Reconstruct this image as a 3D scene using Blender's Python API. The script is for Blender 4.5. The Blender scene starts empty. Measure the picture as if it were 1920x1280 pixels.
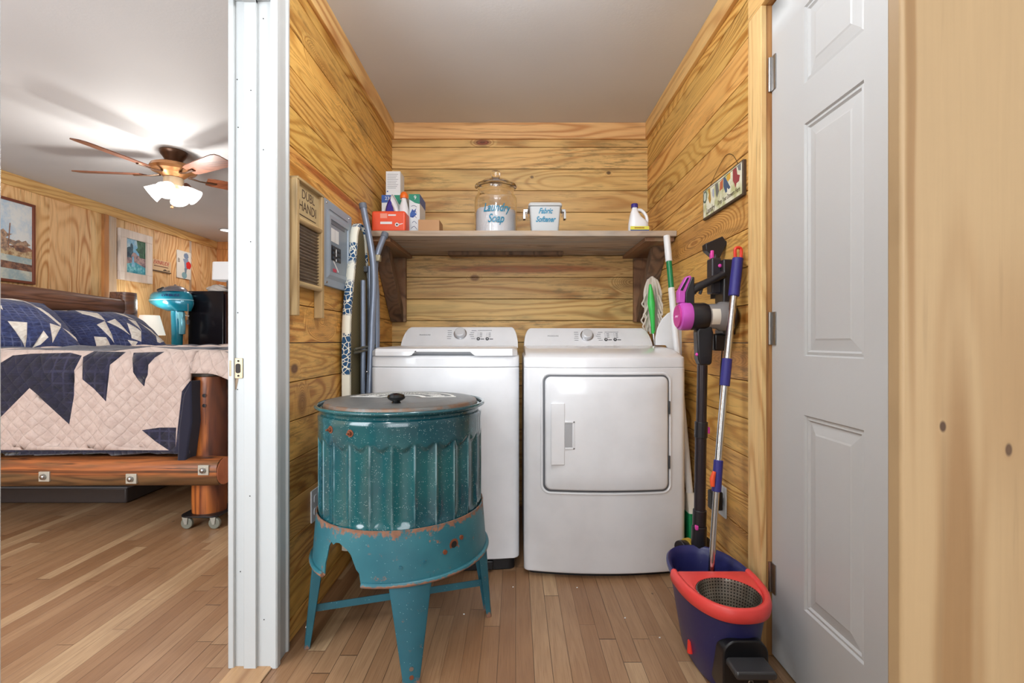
import bpy, bmesh, math, random
from mathutils import Vector, Matrix
from mathutils.geometry import delaunay_2d_cdt
random.seed(7)
sc = bpy.context.scene
COL = sc.collection
# ------------------------------------------------------------------ camera
F = 900.0; HC = 1.02; CX = 967.0; CY = 640.0
cd = bpy.data.cameras.new('camera'); cam = bpy.data.objects.new('camera', cd); COL.objects.link(cam)
cam.location = (0, 0, HC); cam.rotation_euler = (math.pi/2, 0, 0)
cd.sensor_fit = 'HORIZONTAL'; cd.sensor_width = 36.0; cd.lens = 36.0*F/1920.0
cd.shift_x = (960.0-CX)/1920.0; cd.clip_start = .05; cd.clip_end = 60
sc.camera = cam
# ------------------------------------------------------------------ world, view
w = bpy.data.worlds.new('world'); sc.world = w; w.use_nodes = True
w.node_tree.nodes['Background'].inputs[0].default_value = (.75, .85, 1, 1)
w.node_tree.nodes['Background'].inputs[1].default_value = .3
sc.view_settings.view_transform = 'Standard'; sc.view_settings.look = 'None'
sc.view_settings.exposure = 0.0; sc.view_settings.gamma = 1.0
sc.view_settings.use_curve_mapping = False
# ------------------------------------------------------------------ lights of the rooms and added fill lights
def area(name, loc, rot, sx, sy, power, color=(1, 1, 1), shape='RECTANGLE', spread=None):
    l = bpy.data.lights.new(name, 'AREA'); l.energy = power; l.color = color; l.shape = shape
    l.size = sx; l.size_y = sy
    if spread: l.spread = spread
    o = bpy.data.objects.new(name, l); o.location = loc; o.rotation_euler = rot; COL.objects.link(o); return o
def point(name, loc, power, r, color=(1, 1, 1)):
    l = bpy.data.lights.new(name, 'POINT'); l.energy = power; l.color = color; l.shadow_soft_size = r
    o = bpy.data.objects.new(name, l); o.location = loc; COL.objects.link(o); return o
R90 = math.pi/2
# ceiling lamp of the laundry nook (above the frame), ceiling lamp of the hall behind the camera, added area fill standing in for daylight
point('nook_ceiling_light', (-.02, 1.20, 2.16), 24, .10, (.96, .975, 1))
point('hall_ceiling_light', (-.62, -.45, 2.05), 27, .12, (.95, .975, 1))
area('hall_fill_light', (.0, -2.3, 1.4), (R90, 0, 0), 2.2, 1.8, 66, (.88, .94, 1))
# bedroom: unseen area fill added at the near wall, recessed lights
area('bedroom_fill_light', (-2.4, -.35, 1.5), (R90, 0, 0), 2.2, 1.4, 100, (.86, .93, 1))
area('bedroom_recessed_light', (-3.49, 5.8, 2.35), (0, 0, 0), .12, .12, 6, (1, .96, .9), 'DISK')

# ------------------------------------------------------------------ helpers
def S(r, g, b):
    f = lambda c: ((c/255.0+.055)/1.055)**2.4 if c > 10 else c/255.0/12.92
    return (f(r), f(g), f(b), 1)
def P(px, py, Y): return Vector(((px-CX)*Y/F, Y, HC-(py-CY)*Y/F))
def smooth(a, b, x):
    t = min(1, max(0, (x-a)/(b-a))); return t*t*(3-2*t)

class G:
    def __init__(s, name):
        s.m = bpy.data.materials.new(name); s.m.use_nodes = True; s.nt = s.m.node_tree
        s.bsdf = s.nt.nodes['Principled BSDF']
    def n(s, t, **k):
        nd = s.nt.nodes.new(t)
        for a, v in k.items(): setattr(nd, a, v)
        return nd
    def lk(s, src, dst):
        if hasattr(src, 'is_output'): s.nt.links.new(src, dst)
        else: dst.default_value = src
    def math(s, op, a, b=0.0, c=None, clamp=False):
        nd = s.n('ShaderNodeMath', operation=op, use_clamp=clamp)
        s.lk(a, nd.inputs[0]); s.lk(b, nd.inputs[1])
        if c is not None: s.lk(c, nd.inputs[2])
        return nd.outputs[0]
    def mix(s, f, a, b, mode='MIX'):
        nd = s.n('ShaderNodeMix', data_type='RGBA', blend_type=mode)
        s.lk(f, nd.inputs[0]); s.lk(a, nd.inputs[6]); s.lk(b, nd.inputs[7]); return nd.outputs[2]
    def ramp(s, x, a, b, lo=0.0, hi=1.0, sm=True):
        nd = s.n('ShaderNodeMapRange', interpolation_type='SMOOTHSTEP' if sm else 'LINEAR')
        s.lk(x, nd.inputs[0]); nd.inputs[1].default_value = a; nd.inputs[2].default_value = b
        nd.inputs[3].default_value = lo; nd.inputs[4].default_value = hi; return nd.outputs[0]
    def xyz(s, v=None):
        if v is None: v = s.n('ShaderNodeTexCoord').outputs['Object']
        nd = s.n('ShaderNodeSeparateXYZ'); s.nt.links.new(v, nd.inputs[0]); return list(nd.outputs)
    def comb(s, a, b, c=0.0):
        nd = s.n('ShaderNodeCombineXYZ')
        for i, v in enumerate((a, b, c)): s.lk(v, nd.inputs[i])
        return nd.outputs[0]
    def noise(s, v=None, scale=5.0, detail=2.0, rough=.5, dist=0.0):
        nd = s.n('ShaderNodeTexNoise')
        if v is None: v = s.n('ShaderNodeTexCoord').outputs['Object']
        s.nt.links.new(v, nd.inputs['Vector']); nd.inputs['Scale'].default_value = scale
        nd.inputs['Detail'].default_value = detail; nd.inputs['Roughness'].default_value = rough
        nd.inputs['Distortion'].default_value = dist; return nd.outputs[0]
    def vor(s, v=None, scale=5.0, feature='F1', out=0, rnd=1.0):
        nd = s.n('ShaderNodeTexVoronoi', feature=feature)
        if v is None: v = s.n('ShaderNodeTexCoord').outputs['Object']
        s.nt.links.new(v, nd.inputs['Vector']); nd.inputs['Scale'].default_value = scale
        nd.inputs['Randomness'].default_value = rnd; return nd.outputs[out]
    def white(s, a, b=None):
        nd = s.n('ShaderNodeTexWhiteNoise', noise_dimensions='2D')
        s.nt.links.new(s.comb(a, 0.0 if b is None else b), nd.inputs['Vector'])
        sp = s.n('ShaderNodeSeparateColor'); s.nt.links.new(nd.outputs['Color'], sp.inputs[0]); return list(sp.outputs)
    def bump(s, h, strength=.3, dist=.01):
        nd = s.n('ShaderNodeBump'); s.lk(h, nd.inputs['Height']); nd.inputs['Strength'].default_value = strength
        nd.inputs['Distance'].default_value = dist; s.nt.links.new(nd.outputs[0], s.bsdf.inputs['Normal'])
    def out(s, col=None, rough=.5, metal=0.0, **k):
        if col is not None: s.lk(col, s.bsdf.inputs['Base Color'])
        s.lk(rough, s.bsdf.inputs['Roughness']); s.lk(metal, s.bsdf.inputs['Metallic'])
        for a, v in k.items(): s.lk(v, s.bsdf.inputs[a.replace('_', ' ')])
        return s.m

MC = {}
def flat(r, g, b, rough=.5, metal=0.0, bump=0.0, **k):
    key = (r, g, b, rough, metal, bump, tuple(k.items()))
    if key in MC: return MC[key]
    q = G('paint_%d_%d_%d' % (r, g, b))
    c = S(r, g, b)
    n = q.noise(scale=9, detail=3)
    col = q.mix(q.ramp(n, .3, .8), c, tuple(x*.93 for x in c[:3])+(1,))
    if bump: q.bump(q.noise(scale=180, detail=2), bump, .002)
    MC[key] = q.out(col, rough, metal, **k); return MC[key]

def wood(name, L, A, light, dark, plank=None, z0=0.0, ring=9.0, st=(.8, 6.0), knot=.5, tone=.3, grey=.0,
         greycol=(120, 118, 95), rough=.5, bump=.25, seed=0.0, fine=.35, dark2=(70, 32, 14), hue=0.0, knotscale=(.9, 3.2), streak=.45, feats=(), grime=.0, sat=1.0):
    q = G(name); c = dict(zip('XYZ', q.xyz()))
    T = [k for k in 'XYZ' if k not in (L, A)][0]
    l, a, t = c[L], c[A], c[T]
    if plank:
        pid = q.math('FLOOR', q.math('DIVIDE', q.math('SUBTRACT', a, z0), plank))
        pid = q.math('ADD', pid, seed)
        tt = q.math('MULTIPLY', pid, 3.7)
    else:
        pid = q.math('ADD', seed, 0.0); tt = q.math('MULTIPLY', t, st[1])
    r_, g_, b_ = q.white(pid)
    l2 = q.math('ADD', l, q.math('MULTIPLY', r_, 23.0)); a2 = q.math('ADD', a, q.math('MULTIPLY', g_, 11.0))
    wob = q.noise(q.comb(q.math('MULTIPLY', l2, 2.2), q.math('MULTIPLY', a2, 4.0), tt), 1, 2, .5)
    a3 = q.math('ADD', a2, q.math('MULTIPLY', wob, .05))
    v = q.comb(q.math('MULTIPLY', l2, st[0]), q.math('MULTIPLY', a3, st[1]), tt)
    n = q.noise(v, 1.0, 1.0, .35, .15)
    d = q.vor(q.comb(q.math('MULTIPLY', l2, knotscale[0]), q.math('MULTIPLY', a2, knotscale[1]), tt), 1.0)
    kn = q.ramp(d, .0, .30, knot, 0.0)
    n2 = q.math('ADD', n, q.math('MULTIPLY', kn, .5))
    tints = []
    for (l0, a0, rl, ra, stn, tc, ta) in feats:
        ex = q.math('DIVIDE', q.math('SUBTRACT', l, l0), rl); ey = q.math('DIVIDE', q.math('SUBTRACT', q.math('ADD', a, q.math('MULTIPLY', wob, .02)), a0+.01), ra)
        e = q.math('SQRT', q.math('ADD', q.math('MULTIPLY', ex, ex), q.math('MULTIPLY', ey, ey)))
        n2 = q.math('ADD', n2, q.math('MULTIPLY', q.ramp(e, 0, 1.8, 1, 0), stn)); tints.append((q.ramp(e, .55, 1.15, ta, 0), tc))
    s_ = q.math('SINE', q.math('MULTIPLY', n2, ring*6.283))
    rg = q.math('POWER', q.math('MULTIPLY_ADD', s_, .5, .5), 2.2)
    amp = q.ramp(q.noise(q.comb(q.math('MULTIPLY', l2, .6), q.math('MULTIPLY', a2, 3.0), tt), 1.7, 1), .3, .7, .35, 1.0)
    rg = q.math('MULTIPLY', rg, amp)
    fn = q.noise(q.comb(q.math('MULTIPLY', l2, 7.0), q.math('MULTIPLY', a2, 190.0), q.math('MULTIPLY', t, 60.0)), 1, 3, .6)
    col = q.mix(q.math('MULTIPLY', rg, .85), S(*light), S(*dark))
    stk = q.noise(q.comb(q.math('MULTIPLY', l2, 3.5), q.math('MULTIPLY', a2, 75.0), tt), 1, 3, .6)
    col = q.mix(q.ramp(stk, .56, .72, 0, streak), col, S(*[int(v_*.62) for v_ in dark]))
    pt = q.noise(q.comb(q.math('MULTIPLY', l2, 2.0), q.math('MULTIPLY', a2, 14.0), tt), 1, 3, .6)
    if grey: 
        gm = q.math('MULTIPLY', q.ramp(pt, .45, .68), q.math('MULTIPLY', q.ramp(g_, .1, .9, .25, 1.0) if plank else 1.0, grey))
        col = q.mix(gm, col, S(*greycol))
    for mk, tc in tints: col = q.mix(mk, col, q.mix(rg, S(*tc), S(*[int(v_*.62) for v_ in tc])))
    if grime:
        g2 = q.noise(q.comb(q.math('MULTIPLY', l2, 9.0), q.math('MULTIPLY', a2, 55.0), tt), 1, 5, .7)
        g3 = q.noise(q.comb(q.math('MULTIPLY', l2, 1.3), q.math('MULTIPLY', a2, 4.0), tt), 1, 2, .5)
        col = q.mix(q.math('MULTIPLY', q.ramp(g2, .46, .66, 0, grime), q.ramp(g3, .42, .62)), col, S(*greycol))
    col = q.mix(q.ramp(d, .03, .055, knot*1.6, 0.0), col, S(*dark2))
    val = q.math('ADD', q.math('MULTIPLY', q.math('SUBTRACT', b_, .5), tone), q.math('MULTIPLY', q.math('SUBTRACT', fn, .5), fine))
    val = q.math('ADD', val, q.math('MULTIPLY', q.math('SUBTRACT', pt, .5), fine))
    hs = q.n('ShaderNodeHueSaturation'); q.lk(col, hs.inputs['Color']); q.lk(q.math('ADD', 1.0, val), hs.inputs['Value'])
    q.lk(q.math('ADD', .5+hue, q.math('MULTIPLY', q.math('SUBTRACT', r_, .5), .012)), hs.inputs['Hue'])
    hs.inputs['Saturation'].default_value = sat
    q.bump(q.math('ADD', q.math('MULTIPLY', rg, .4), fn), bump, .002)
    return q.out(hs.outputs[0], rough)

def planks_floor(name):
    q = G(name); x, y, z = q.xyz(); W = .0572
    row = q.math('FLOOR', q.math('DIVIDE', x, W))
    r_, g_, b_ = q.white(row)
    yy = q.math('ADD', y, q.math('MULTIPLY', r_, 5.0))
    ln = q.math('ADD', .55, q.math('MULTIPLY', g_, .6))
    sd = q.math('DIVIDE', yy, ln); seg = q.math('FLOOR', sd)
    r2, g2, b2 = q.white(row, seg)
    v = q.comb(q.math('ADD', q.math('MULTIPLY', x, 14.0), q.math('MULTIPLY', r2, 40.0)), q.math('ADD', q.math('MULTIPLY', y, 1.1), q.math('MULTIPLY', g2, 20.0)), 0.0)
    n = q.noise(v, 1, 2, .5, .4)
    rg = q.math('MULTIPLY_ADD', q.math('SINE', q.math('MULTIPLY', n, 45.0)), .5, .5)
    fn = q.noise(q.comb(q.math('MULTIPLY', x, 330.0), q.math('MULTIPLY', y, 9.0), b2), 1, 2, .6)
    big = q.noise(scale=1.1, detail=3)
    c1 = q.mix(g2, S(168, 132, 98), S(144, 106, 74))
    c1 = q.mix(q.ramp(b2, .78, .95), c1, S(186, 154, 118))
    c1 = q.mix(q.math('MULTIPLY', rg, .22), c1, S(118, 80, 50))
    c1 = q.mix(q.math('MULTIPLY', q.ramp(fn, .45, .8), .45), c1, S(104, 70, 46))
    c1 = q.mix(q.ramp(big, .5, .75, 0, .3), c1, S(150, 96, 52))
    fx = q.math('FRACT', q.math('DIVIDE', x, W)); ex = q.math('ABSOLUTE', q.math('SUBTRACT', fx, .5))
    gx = q.ramp(ex, .475, .497)
    fy = q.math('FRACT', sd); ey = q.math('ABSOLUTE', q.math('SUBTRACT', fy, .5)); gy = q.ramp(ey, .497, .4993)
    gap = q.math('MAXIMUM', gx, gy)
    gapc = q.math('MULTIPLY', gap, q.ramp(b_, .2, .9, .35, .95))
    c1 = q.mix(gapc, c1, S(52, 32, 20))
    st = q.vor(q.comb(q.math('MULTIPLY', x, 3.0), q.math('MULTIPLY', y, 2.0), 0.0), 1.6)
    c1 = q.mix(q.ramp(st, .02, .035, .6, 0), c1, S(50, 30, 20))
    h = q.math('SUBTRACT', q.math('MULTIPLY', fn, .15), gap)
    q.bump(h, .35, .002)
    return q.out(c1, q.ramp(q.noise(scale=4, detail=3), .3, .7, .32, .5))

class MB:
    def __init__(s): s.bm = bmesh.new(); s.mi = 0; s.uv = None
    def face(s, vs, mi=None):
        try:
            f = s.bm.faces.new(vs); f.material_index = s.mi if mi is None else mi; return f
        except ValueError: return None
    def v(s, p): return s.bm.verts.new(p)
    def box(s, x0, x1, y0, y1, z0, z1, mi=None, M=None):
        c = [(x0, y0, z0), (x1, y0, z0), (x1, y1, z0), (x0, y1, z0), (x0, y0, z1), (x1, y0, z1), (x1, y1, z1), (x0, y1, z1)]
        vs = [s.v((M @ Vector(p)) if M else p) for p in c]
        for f in ((3, 2, 1, 0), (4, 5, 6, 7), (0, 1, 5, 4), (1, 2, 6, 5), (2, 3, 7, 6), (3, 0, 4, 7)): s.face([vs[i] for i in f], mi)
        return s
    def loft(s, rings, cap=True, closed=True, mi=None):
        rv = [[s.v(p) for p in r] for r in rings]; n = len(rv[0])
        for i in range(len(rv)-1):
            for j in range(n if closed else n-1):
                k = (j+1) % n; s.face([rv[i][j], rv[i][k], rv[i+1][k], rv[i+1][j]], mi)
        if cap: s.face(rv[0][::-1], mi); s.face(rv[-1], mi)
        return s
    def cyl(s, p0, p1, r0, r1=None, seg=20, cap=True, mi=None):
        p0 = Vector(p0); p1 = Vector(p1); r1 = r0 if r1 is None else r1
        return s.tube([p0, p1], [r0, r1], seg, cap, mi)
    def tube(s, pts, r, seg=12, cap=True, mi=None, flat=1.0):
        pts = [Vector(p) for p in pts]; n = len(pts)
        rs = r if isinstance(r, (list, tuple)) else [r]*n
        t0 = (pts[1]-pts[0]).normalized(); up = Vector((0, 0, 1)) if abs(t0.z) < .9 else Vector((0, 1, 0))
        u = t0.cross(up).normalized(); rings = []
        for i in range(n):
            t = ((pts[min(i+1, n-1)]-pts[i]).normalized()+(pts[i]-pts[max(i-1, 0)]).normalized())
            t = t.normalized() if t.length > 1e-6 else t0
            u = (u-t*u.dot(t)).normalized(); w_ = t.cross(u)
            rings.append([pts[i]+(u*math.cos(a)+w_*math.sin(a)*flat)*rs[i] for a in [2*math.pi*k/seg for k in range(seg)]])
        return s.loft(rings, cap, True, mi)
    def lathe(s, c, prof, seg=48, axis='Z', mi=None, close=False, cap=True):
        c = Vector(c); rings = []
        for r, z in prof:
            ring = []
            for k in range(seg):
                a = 2*math.pi*k/seg; x, y = r*math.cos(a), r*math.sin(a)
                ring.append(c+Vector({'Z': (x, y, z), 'X': (z, x, y), 'Y': (x, z, -y)}[axis]))
            rings.append(ring)
        if close: rings.append([p.copy() for p in rings[0]])
        return s.loft(rings, cap and not close, True, mi)
    def prism(s, poly, plane, a0, a1, mi=None):
        def m(p, a): return {'XY': (p[0], p[1], a), 'XZ': (p[0], a, p[1]), 'YZ': (a, p[0], p[1])}[plane]
        return s.loft([[m(p, a0) for p in poly], [m(p, a1) for p in poly]], True, True, mi)
    def torus(s, c, R, r, axis='Z', seg=48, sg=10, mi=None):
        prof = [(R+r*math.cos(2*math.pi*k/sg), r*math.sin(2*math.pi*k/sg)) for k in range(sg)]
        return s.lathe(c, prof, seg, axis, mi, close=True)
    def sphere(s, c, r, sc3=(1, 1, 1), u=16, v=10, mi=None):
        c = Vector(c)
        rings = []
        for i in range(1, v):
            a = math.pi*i/v
            rings.append([c+Vector((r*sc3[0]*math.sin(a)*math.cos(b), r*sc3[1]*math.sin(a)*math.sin(b), -r*sc3[2]*math.cos(a))) for b in [2*math.pi*k/u for k in range(u)]])
        return s.loft(rings, True, True, mi)
    def cdt(s, lo, hi, step, polys, fn, mi0=0, jitter=.0):
        """triangulated rectangle with polygon outlines cut in exactly; polys: (pts, mat index)"""
        nx = max(1, round((hi[0]-lo[0])/step)); ny = max(1, round((hi[1]-lo[1])/step)); vs = []; ed = []
        for i in range(nx+1):
            for j in range(ny+1): vs.append(Vector((lo[0]+(hi[0]-lo[0])*i/nx, lo[1]+(hi[1]-lo[1])*j/ny)))
        e = 1e-4*(hi[0]-lo[0])
        cl = lambda p: Vector((min(hi[0], max(lo[0], p[0])), min(hi[1], max(lo[1], p[1]))))
        for pts, _ in polys:
            b = len(vs); k = len(pts)
            vs += [cl(p) for p in pts]; ed += [(b+i, b+(i+1) % k) for i in range(k)]
        V, E, Fc = delaunay_2d_cdt(vs, ed, [], 0, 1e-6)[:3]
        bv = [s.v(fn(p.x, p.y)) for p in V]
        uvl = s.bm.loops.layers.uv.verify()
        def inside(x, y, pts):
            r = False; n = len(pts)
            for i in range(n):
                (x1, y1), (x2, y2) = pts[i][:2], pts[i-1][:2]
                if (y1 > y) != (y2 > y) and x < (x2-x1)*(y-y1)/(y2-y1)+x1: r = not r
            return r
        for f in Fc:
            cx = sum(V[i].x for i in f)/len(f); cy = sum(V[i].y for i in f)/len(f); mi = mi0
            for pts, m_ in polys:
                if inside(cx, cy, pts): mi = m_
            fc = s.face([bv[i] for i in f], mi)
            if fc:
                for lp, i in zip(fc.loops, f): lp[uvl].uv = (V[i].x, V[i].y)
        return s
    def mesh(s, name, recalc=True):
        if recalc: bmesh.ops.recalc_face_normals(s.bm, faces=s.bm.faces[:])
        me = bpy.data.meshes.new(name); s.bm.to_mesh(me); s.bm.free(); return me

ROOT = {}
def finish(name, me, mats, parent, bevel=0, sm=True, ang=35, seg=2, sub=0, kind=None, label=None):
    o = bpy.data.objects.new(name, me); COL.objects.link(o)
    for m in (mats if isinstance(mats, (list, tuple)) else [mats]): me.materials.append(m)
    if sm:
        for p in me.polygons: p.use_smooth = True
        me.set_sharp_from_angle(angle=math.radians(ang))
    if bevel:
        b = o.modifiers.new('bevel', 'BEVEL'); b.width = bevel; b.segments = seg; b.limit_method = 'ANGLE'; b.angle_limit = math.radians(40)
    if sub:
        b = o.modifiers.new('sub', 'SUBSURF'); b.levels = sub; b.render_levels = sub
    if parent is not None:
        o.parent = parent
        if parent in ROOT and not ROOT[parent]: o.matrix_parent_inverse = parent.matrix_basis.inverted()
    if kind: o['kind'] = kind
    if label: o['label'] = label
    return o
def part(name, mb, mats, parent=None, **k): return finish(name, mb.mesh(name), mats, parent, **k)
def struct(name, mb, mats, parent=None, **k): return finish(name, mb.mesh(name), mats, parent, kind='structure', **k)
def thing(name, label, cat, loc, rotz=0, group=None, local=False):
    o = bpy.data.objects.new(name, None); COL.objects.link(o); o.location = loc; o.rotation_euler = (0, 0, rotz)
    o.empty_display_size = .05; o['label'] = label; o['category'] = cat
    if group: o['group'] = group
    bpy.context.view_layer.update()
    o.matrix_basis = Matrix.Translation(loc) @ Matrix.Rotation(rotz, 4, 'Z')
    ROOT[o] = local; return o
def tag(o, label, cat, group=None, kind=None):
    o['label'] = label; o['category'] = cat
    if group: o['group'] = group
    if kind: o['kind'] = kind
    return o
def text(name, s, size, mat, parent, org, xd, yd, ext=.0006, shear=0.0, sx=1.0, align='CENTER', off=0.0, space=1.0):
    c = bpy.data.curves.new('t', 'FONT'); c.body = s; c.size = size; c.extrude = ext; c.shear = shear; c.offset = off
    c.align_x = align; c.align_y = 'CENTER'; c.space_character = space; c.resolution_u = 3
    t = bpy.data.objects.new('t', c); COL.objects.link(t)
    dg = bpy.context.evaluated_depsgraph_get(); dg.update()
    me = bpy.data.meshes.new_from_object(t.evaluated_get(dg)); bpy.data.objects.remove(t); bpy.data.curves.remove(c)
    xd = Vector(xd).normalized(); yd = Vector(yd).normalized(); zd = xd.cross(yd)
    M = Matrix.Identity(4)
    for i in range(3): M[i][0] = xd[i]*sx; M[i][1] = yd[i]; M[i][2] = zd[i]; M[i][3] = org[i]
    me.transform(M); me.materials.clear(); me.name = name
    return finish(name, me, mat, parent, sm=False)
def rrect(x0, x1, y0, y1, r, n=5):
    out = []
    for cx, cy, a0 in ((x1-r, y0+r, -90), (x1-r, y1-r, 0), (x0+r, y1-r, 90), (x0+r, y0+r, 180)):
        for k in range(n+1):
            a = math.radians(a0+90*k/n); out.append((cx+r*math.cos(a), cy+r*math.sin(a)))
    return out
def spline(pts, n=6):
    pts = [Vector(p) for p in pts]; out = []
    for i in range(len(pts)-1):
        p0 = pts[max(i-1, 0)]; p1 = pts[i]; p2 = pts[i+1]; p3 = pts[min(i+2, len(pts)-1)]
        for k in range(n):
            t = k/n; out.append(.5*((2*p1)+(p2-p0)*t+(2*p0-5*p1+4*p2-p3)*t*t+(3*p1-p0-3*p2+p3)*t**3))
    out.append(pts[-1]); return out

# ------------------------------------------------------------------ shared materials
XL, XR, YB, ZC = -.765, .815, 2.97, 2.367
PK = .134; Z0 = 2.221-PK*20
m_back = wood('pine_boards_back', 'X', 'Z', (220, 182, 122), (174, 124, 70), PK, Z0, ring=13, st=(.5, 5.0), knot=.45, tone=.20, grey=.45, greycol=(132, 112, 72), seed=3.0, streak=.6, grime=.75, sat=1.06,
    feats=((.05, 1.470, .62, .026, .7, (164, 88, 50), .75), (-.205, 2.252, .055, .020, .3, (132, 58, 40), .9), (.575, 2.062, .016, .012, .3, (96, 66, 40), .9), (-.254, 1.412, .032, .022, .4, (128, 84, 48), .8), (.72, 1.385, .085, .045, .6, (150, 112, 66), .5), (.10, 2.04, .012, .010, .2, (90, 64, 40), .8)))
m_left = wood('pine_boards_left', 'Y', 'Z', (224, 178, 110), (160, 98, 42), PK, Z0, ring=19, st=(.8, 5.5), knot=.6, tone=.24, grey=.4, greycol=(134, 98, 54), seed=11.0, streak=.6, grime=.6, sat=1.08,
    feats=((2.02, 1.662, .42, .020, .5, (158, 72, 40), .75), (1.66, .925, .03, .02, .5, (96, 52, 30), .9), (1.9, 1.10, .10, .05, .8, (190, 140, 78), .3), (1.72, .80, .04, .05, .5, (120, 74, 40), .6), (1.95, 2.10, .14, .05, .9, (186, 120, 60), .4), (2.4, 2.08, .10, .04, .6, (126, 96, 60), .5)))
m_right = wood('pine_boards_right', 'Y', 'Z', (226, 182, 116), (164, 102, 46), PK, Z0, ring=19, st=(.8, 5.5), knot=.6, tone=.22, grey=.4, greycol=(138, 104, 62), seed=37.0, streak=.6, grime=.7, sat=1.08,
    feats=((2.2, 1.47, .36, .07, 1.0, (206, 150, 86), .4), (2.05, 1.25, .25, .06, .8, (196, 140, 76), .4), (1.85, .95, .25, .05, .7, (170, 112, 58), .5), (1.8, .35, .2, .05, .8, (150, 92, 46), .5)))
m_crownY = wood('pine_trim_side', 'Y', 'Z', (230, 188, 122), (182, 116, 54), None, ring=14, st=(.6, 7), knot=.3, tone=0, seed=4.0, rough=.42)
m_crownX = wood('pine_trim_back', 'X', 'Z', (228, 182, 122), (188, 126, 70), None, ring=12, st=(.5, 7), knot=.4, tone=0, seed=8.0, rough=.42)
m_casing = wood('pine_casing_wood', 'Z', 'Y', (232, 198, 138), (194, 138, 74), None, ring=16, st=(.6, 9), knot=.25, tone=0, seed=6.0, rough=.45)
m_shelf = wood('weathered_board', 'X', 'Y', (176, 156, 134), (122, 100, 80), None, ring=10, st=(.8, 8), knot=.3, tone=.1, grey=.75, greycol=(150, 146, 138), streak=.8, seed=2.0, rough=.75, bump=.5)
m_dkwood = wood('dark_weathered_wood', 'Z', 'Y', (122, 90, 68), (66, 48, 38), None, ring=12, knot=.2, tone=0, grey=.5, greycol=(84, 78, 72), seed=5.0, rough=.8, bump=.5)
m_floor = planks_floor('oak_strip_floor')
def paintwall(name, c, b=.15, sc_=90, rough=.6):
    q = G(name); n = q.noise(scale=sc_, detail=4, rough=.6); q.bump(n, b, .004)
    big = q.noise(scale=1.5, detail=2)
    return q.out(q.mix(q.ramp(big, .3, .8), S(*c), S(*[int(x*.97) for x in c])), rough)
m_ceil = paintwall('ceiling_paint', (214, 215, 217), .12)
m_white = paintwall('white_trim_paint', (190, 193, 193), .06, 40, .42)
m_doorw = paintwall('door_paint', (195, 198, 200), .05, 60, .36)
m_hall = paintwall('hall_paint', (214, 210, 202), .1)
m_dark = flat(22, 20, 18, .8)
m_appl = flat(232, 233, 236, .22, 0, 0, Coat_Weight=.4)
m_black = flat(24, 24, 27, .4)
m_chrome = flat(200, 200, 202, .16, 1.0)
m_steel = flat(168, 168, 168, .3, 1.0)

# ------------------------------------------------------------------ setting
mb = MB(); mb.box(-4.2, 1.75, -2.65, 6.65, -.08, 0); struct('floor', mb, m_floor)
mb = MB(); mb.box(-4.2, 1.75, -2.65, 6.65, ZC, ZC+.08); struct('ceiling', mb, m_ceil)
def board_wall(name, mat, axis, face, back, lo, hi, z1=ZC, bevel=.0015, hole=None):
    mb = MB(); zs = [0]+[Z0+PK*k for k in range(0, 40) if 0.02 < Z0+PK*k < z1-.02]+[z1]
    for a, b in zip(zs, zs[1:]):
        g = .0016
        if axis == 'Y': mb.box(min(face, back), max(face, back), lo, hi, a+g, b-g)
        else: mb.box(lo, hi, min(face, back), max(face, back), a+g, b-g)
    return mb
mb = board_wall('w', m_back, 'X', YB, YB+.02, XL-.02, XR+.02); struct('wall_back', mb, m_back, bevel=.0016)
mb = MB(); mb.box(XL-.1, 1.7, YB+.02, YB+.12, 0, ZC); struct('wall_back', mb, m_dark)
mb = board_wall('w', m_left, 'Y', XL, XL-.018, 1.53, YB+.02); struct('wall_left', mb, m_left, bevel=.0016)
mb = MB(); mb.box(-.878, XL-.018, 1.53, 6.6, 0, ZC); mb.box(-.878, XL-.0, -2.6, .665, 0, ZC); mb.box(-.878, XL, .665, 1.53, 2.105, ZC)
struct('wall_left', mb, m_hall)
mb = board_wall('w', m_right, 'Y', XR, XR+.018, 1.575, YB+.02); struct('wall_right', mb, m_right, bevel=.0016)
mb = MB(); mb.box(XR+.018, XR+.12, 1.62, YB+.1, 0, ZC); mb.box(XR, XR+.12, .57, .73, 0, ZC); mb.box(XR, XR+.12, .73, 1.62, 2.13, ZC)
struct('wall_right', mb, m_hall)
mb = MB(); mb.box(.88, .93, .6, 1.7, 0, ZC); struct('wall_right', mb, m_hall)   # closet back behind the door
mb = MB(); mb.box(.450, 1.7, .470, .57, 0, ZC); mb.box(1.62, 1.72, -2.6, .5, 0, ZC); struct('wall_front_right', mb, m_hall)
mb = MB(); mb.box(-.9, 1.7, -2.6, -2.5, 0, ZC); struct('wall_front', mb, m_hall)
m_fg = wood('pale_pine_board', 'Z', 'X', (174, 145, 108), (146, 110, 72), None, ring=3.4, st=(.6, 4.2), knot=.45, tone=0, seed=21.0, rough=.5, fine=.12, bump=.05, knotscale=(1.3, 3.0), dark2=(110, 74, 46), streak=.15,
    feats=((.72, .415, .34, .020, .35, (134, 96, 58), .75), (.94, .400, .006, .0035, .1, (70, 46, 32), .95), (.918, .4625, .007, .004, .1, (80, 52, 36), .9), (1.4, .372, .5, .006, .1, (142, 104, 64), .7), (1.9, .45, .3, .02, .2, (156, 120, 80), .5)))
mb = MB(); mb.box(.363, .62, .452, .470, 0, ZC); struct('trim_1', mb, m_fg, bevel=.003)
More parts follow.
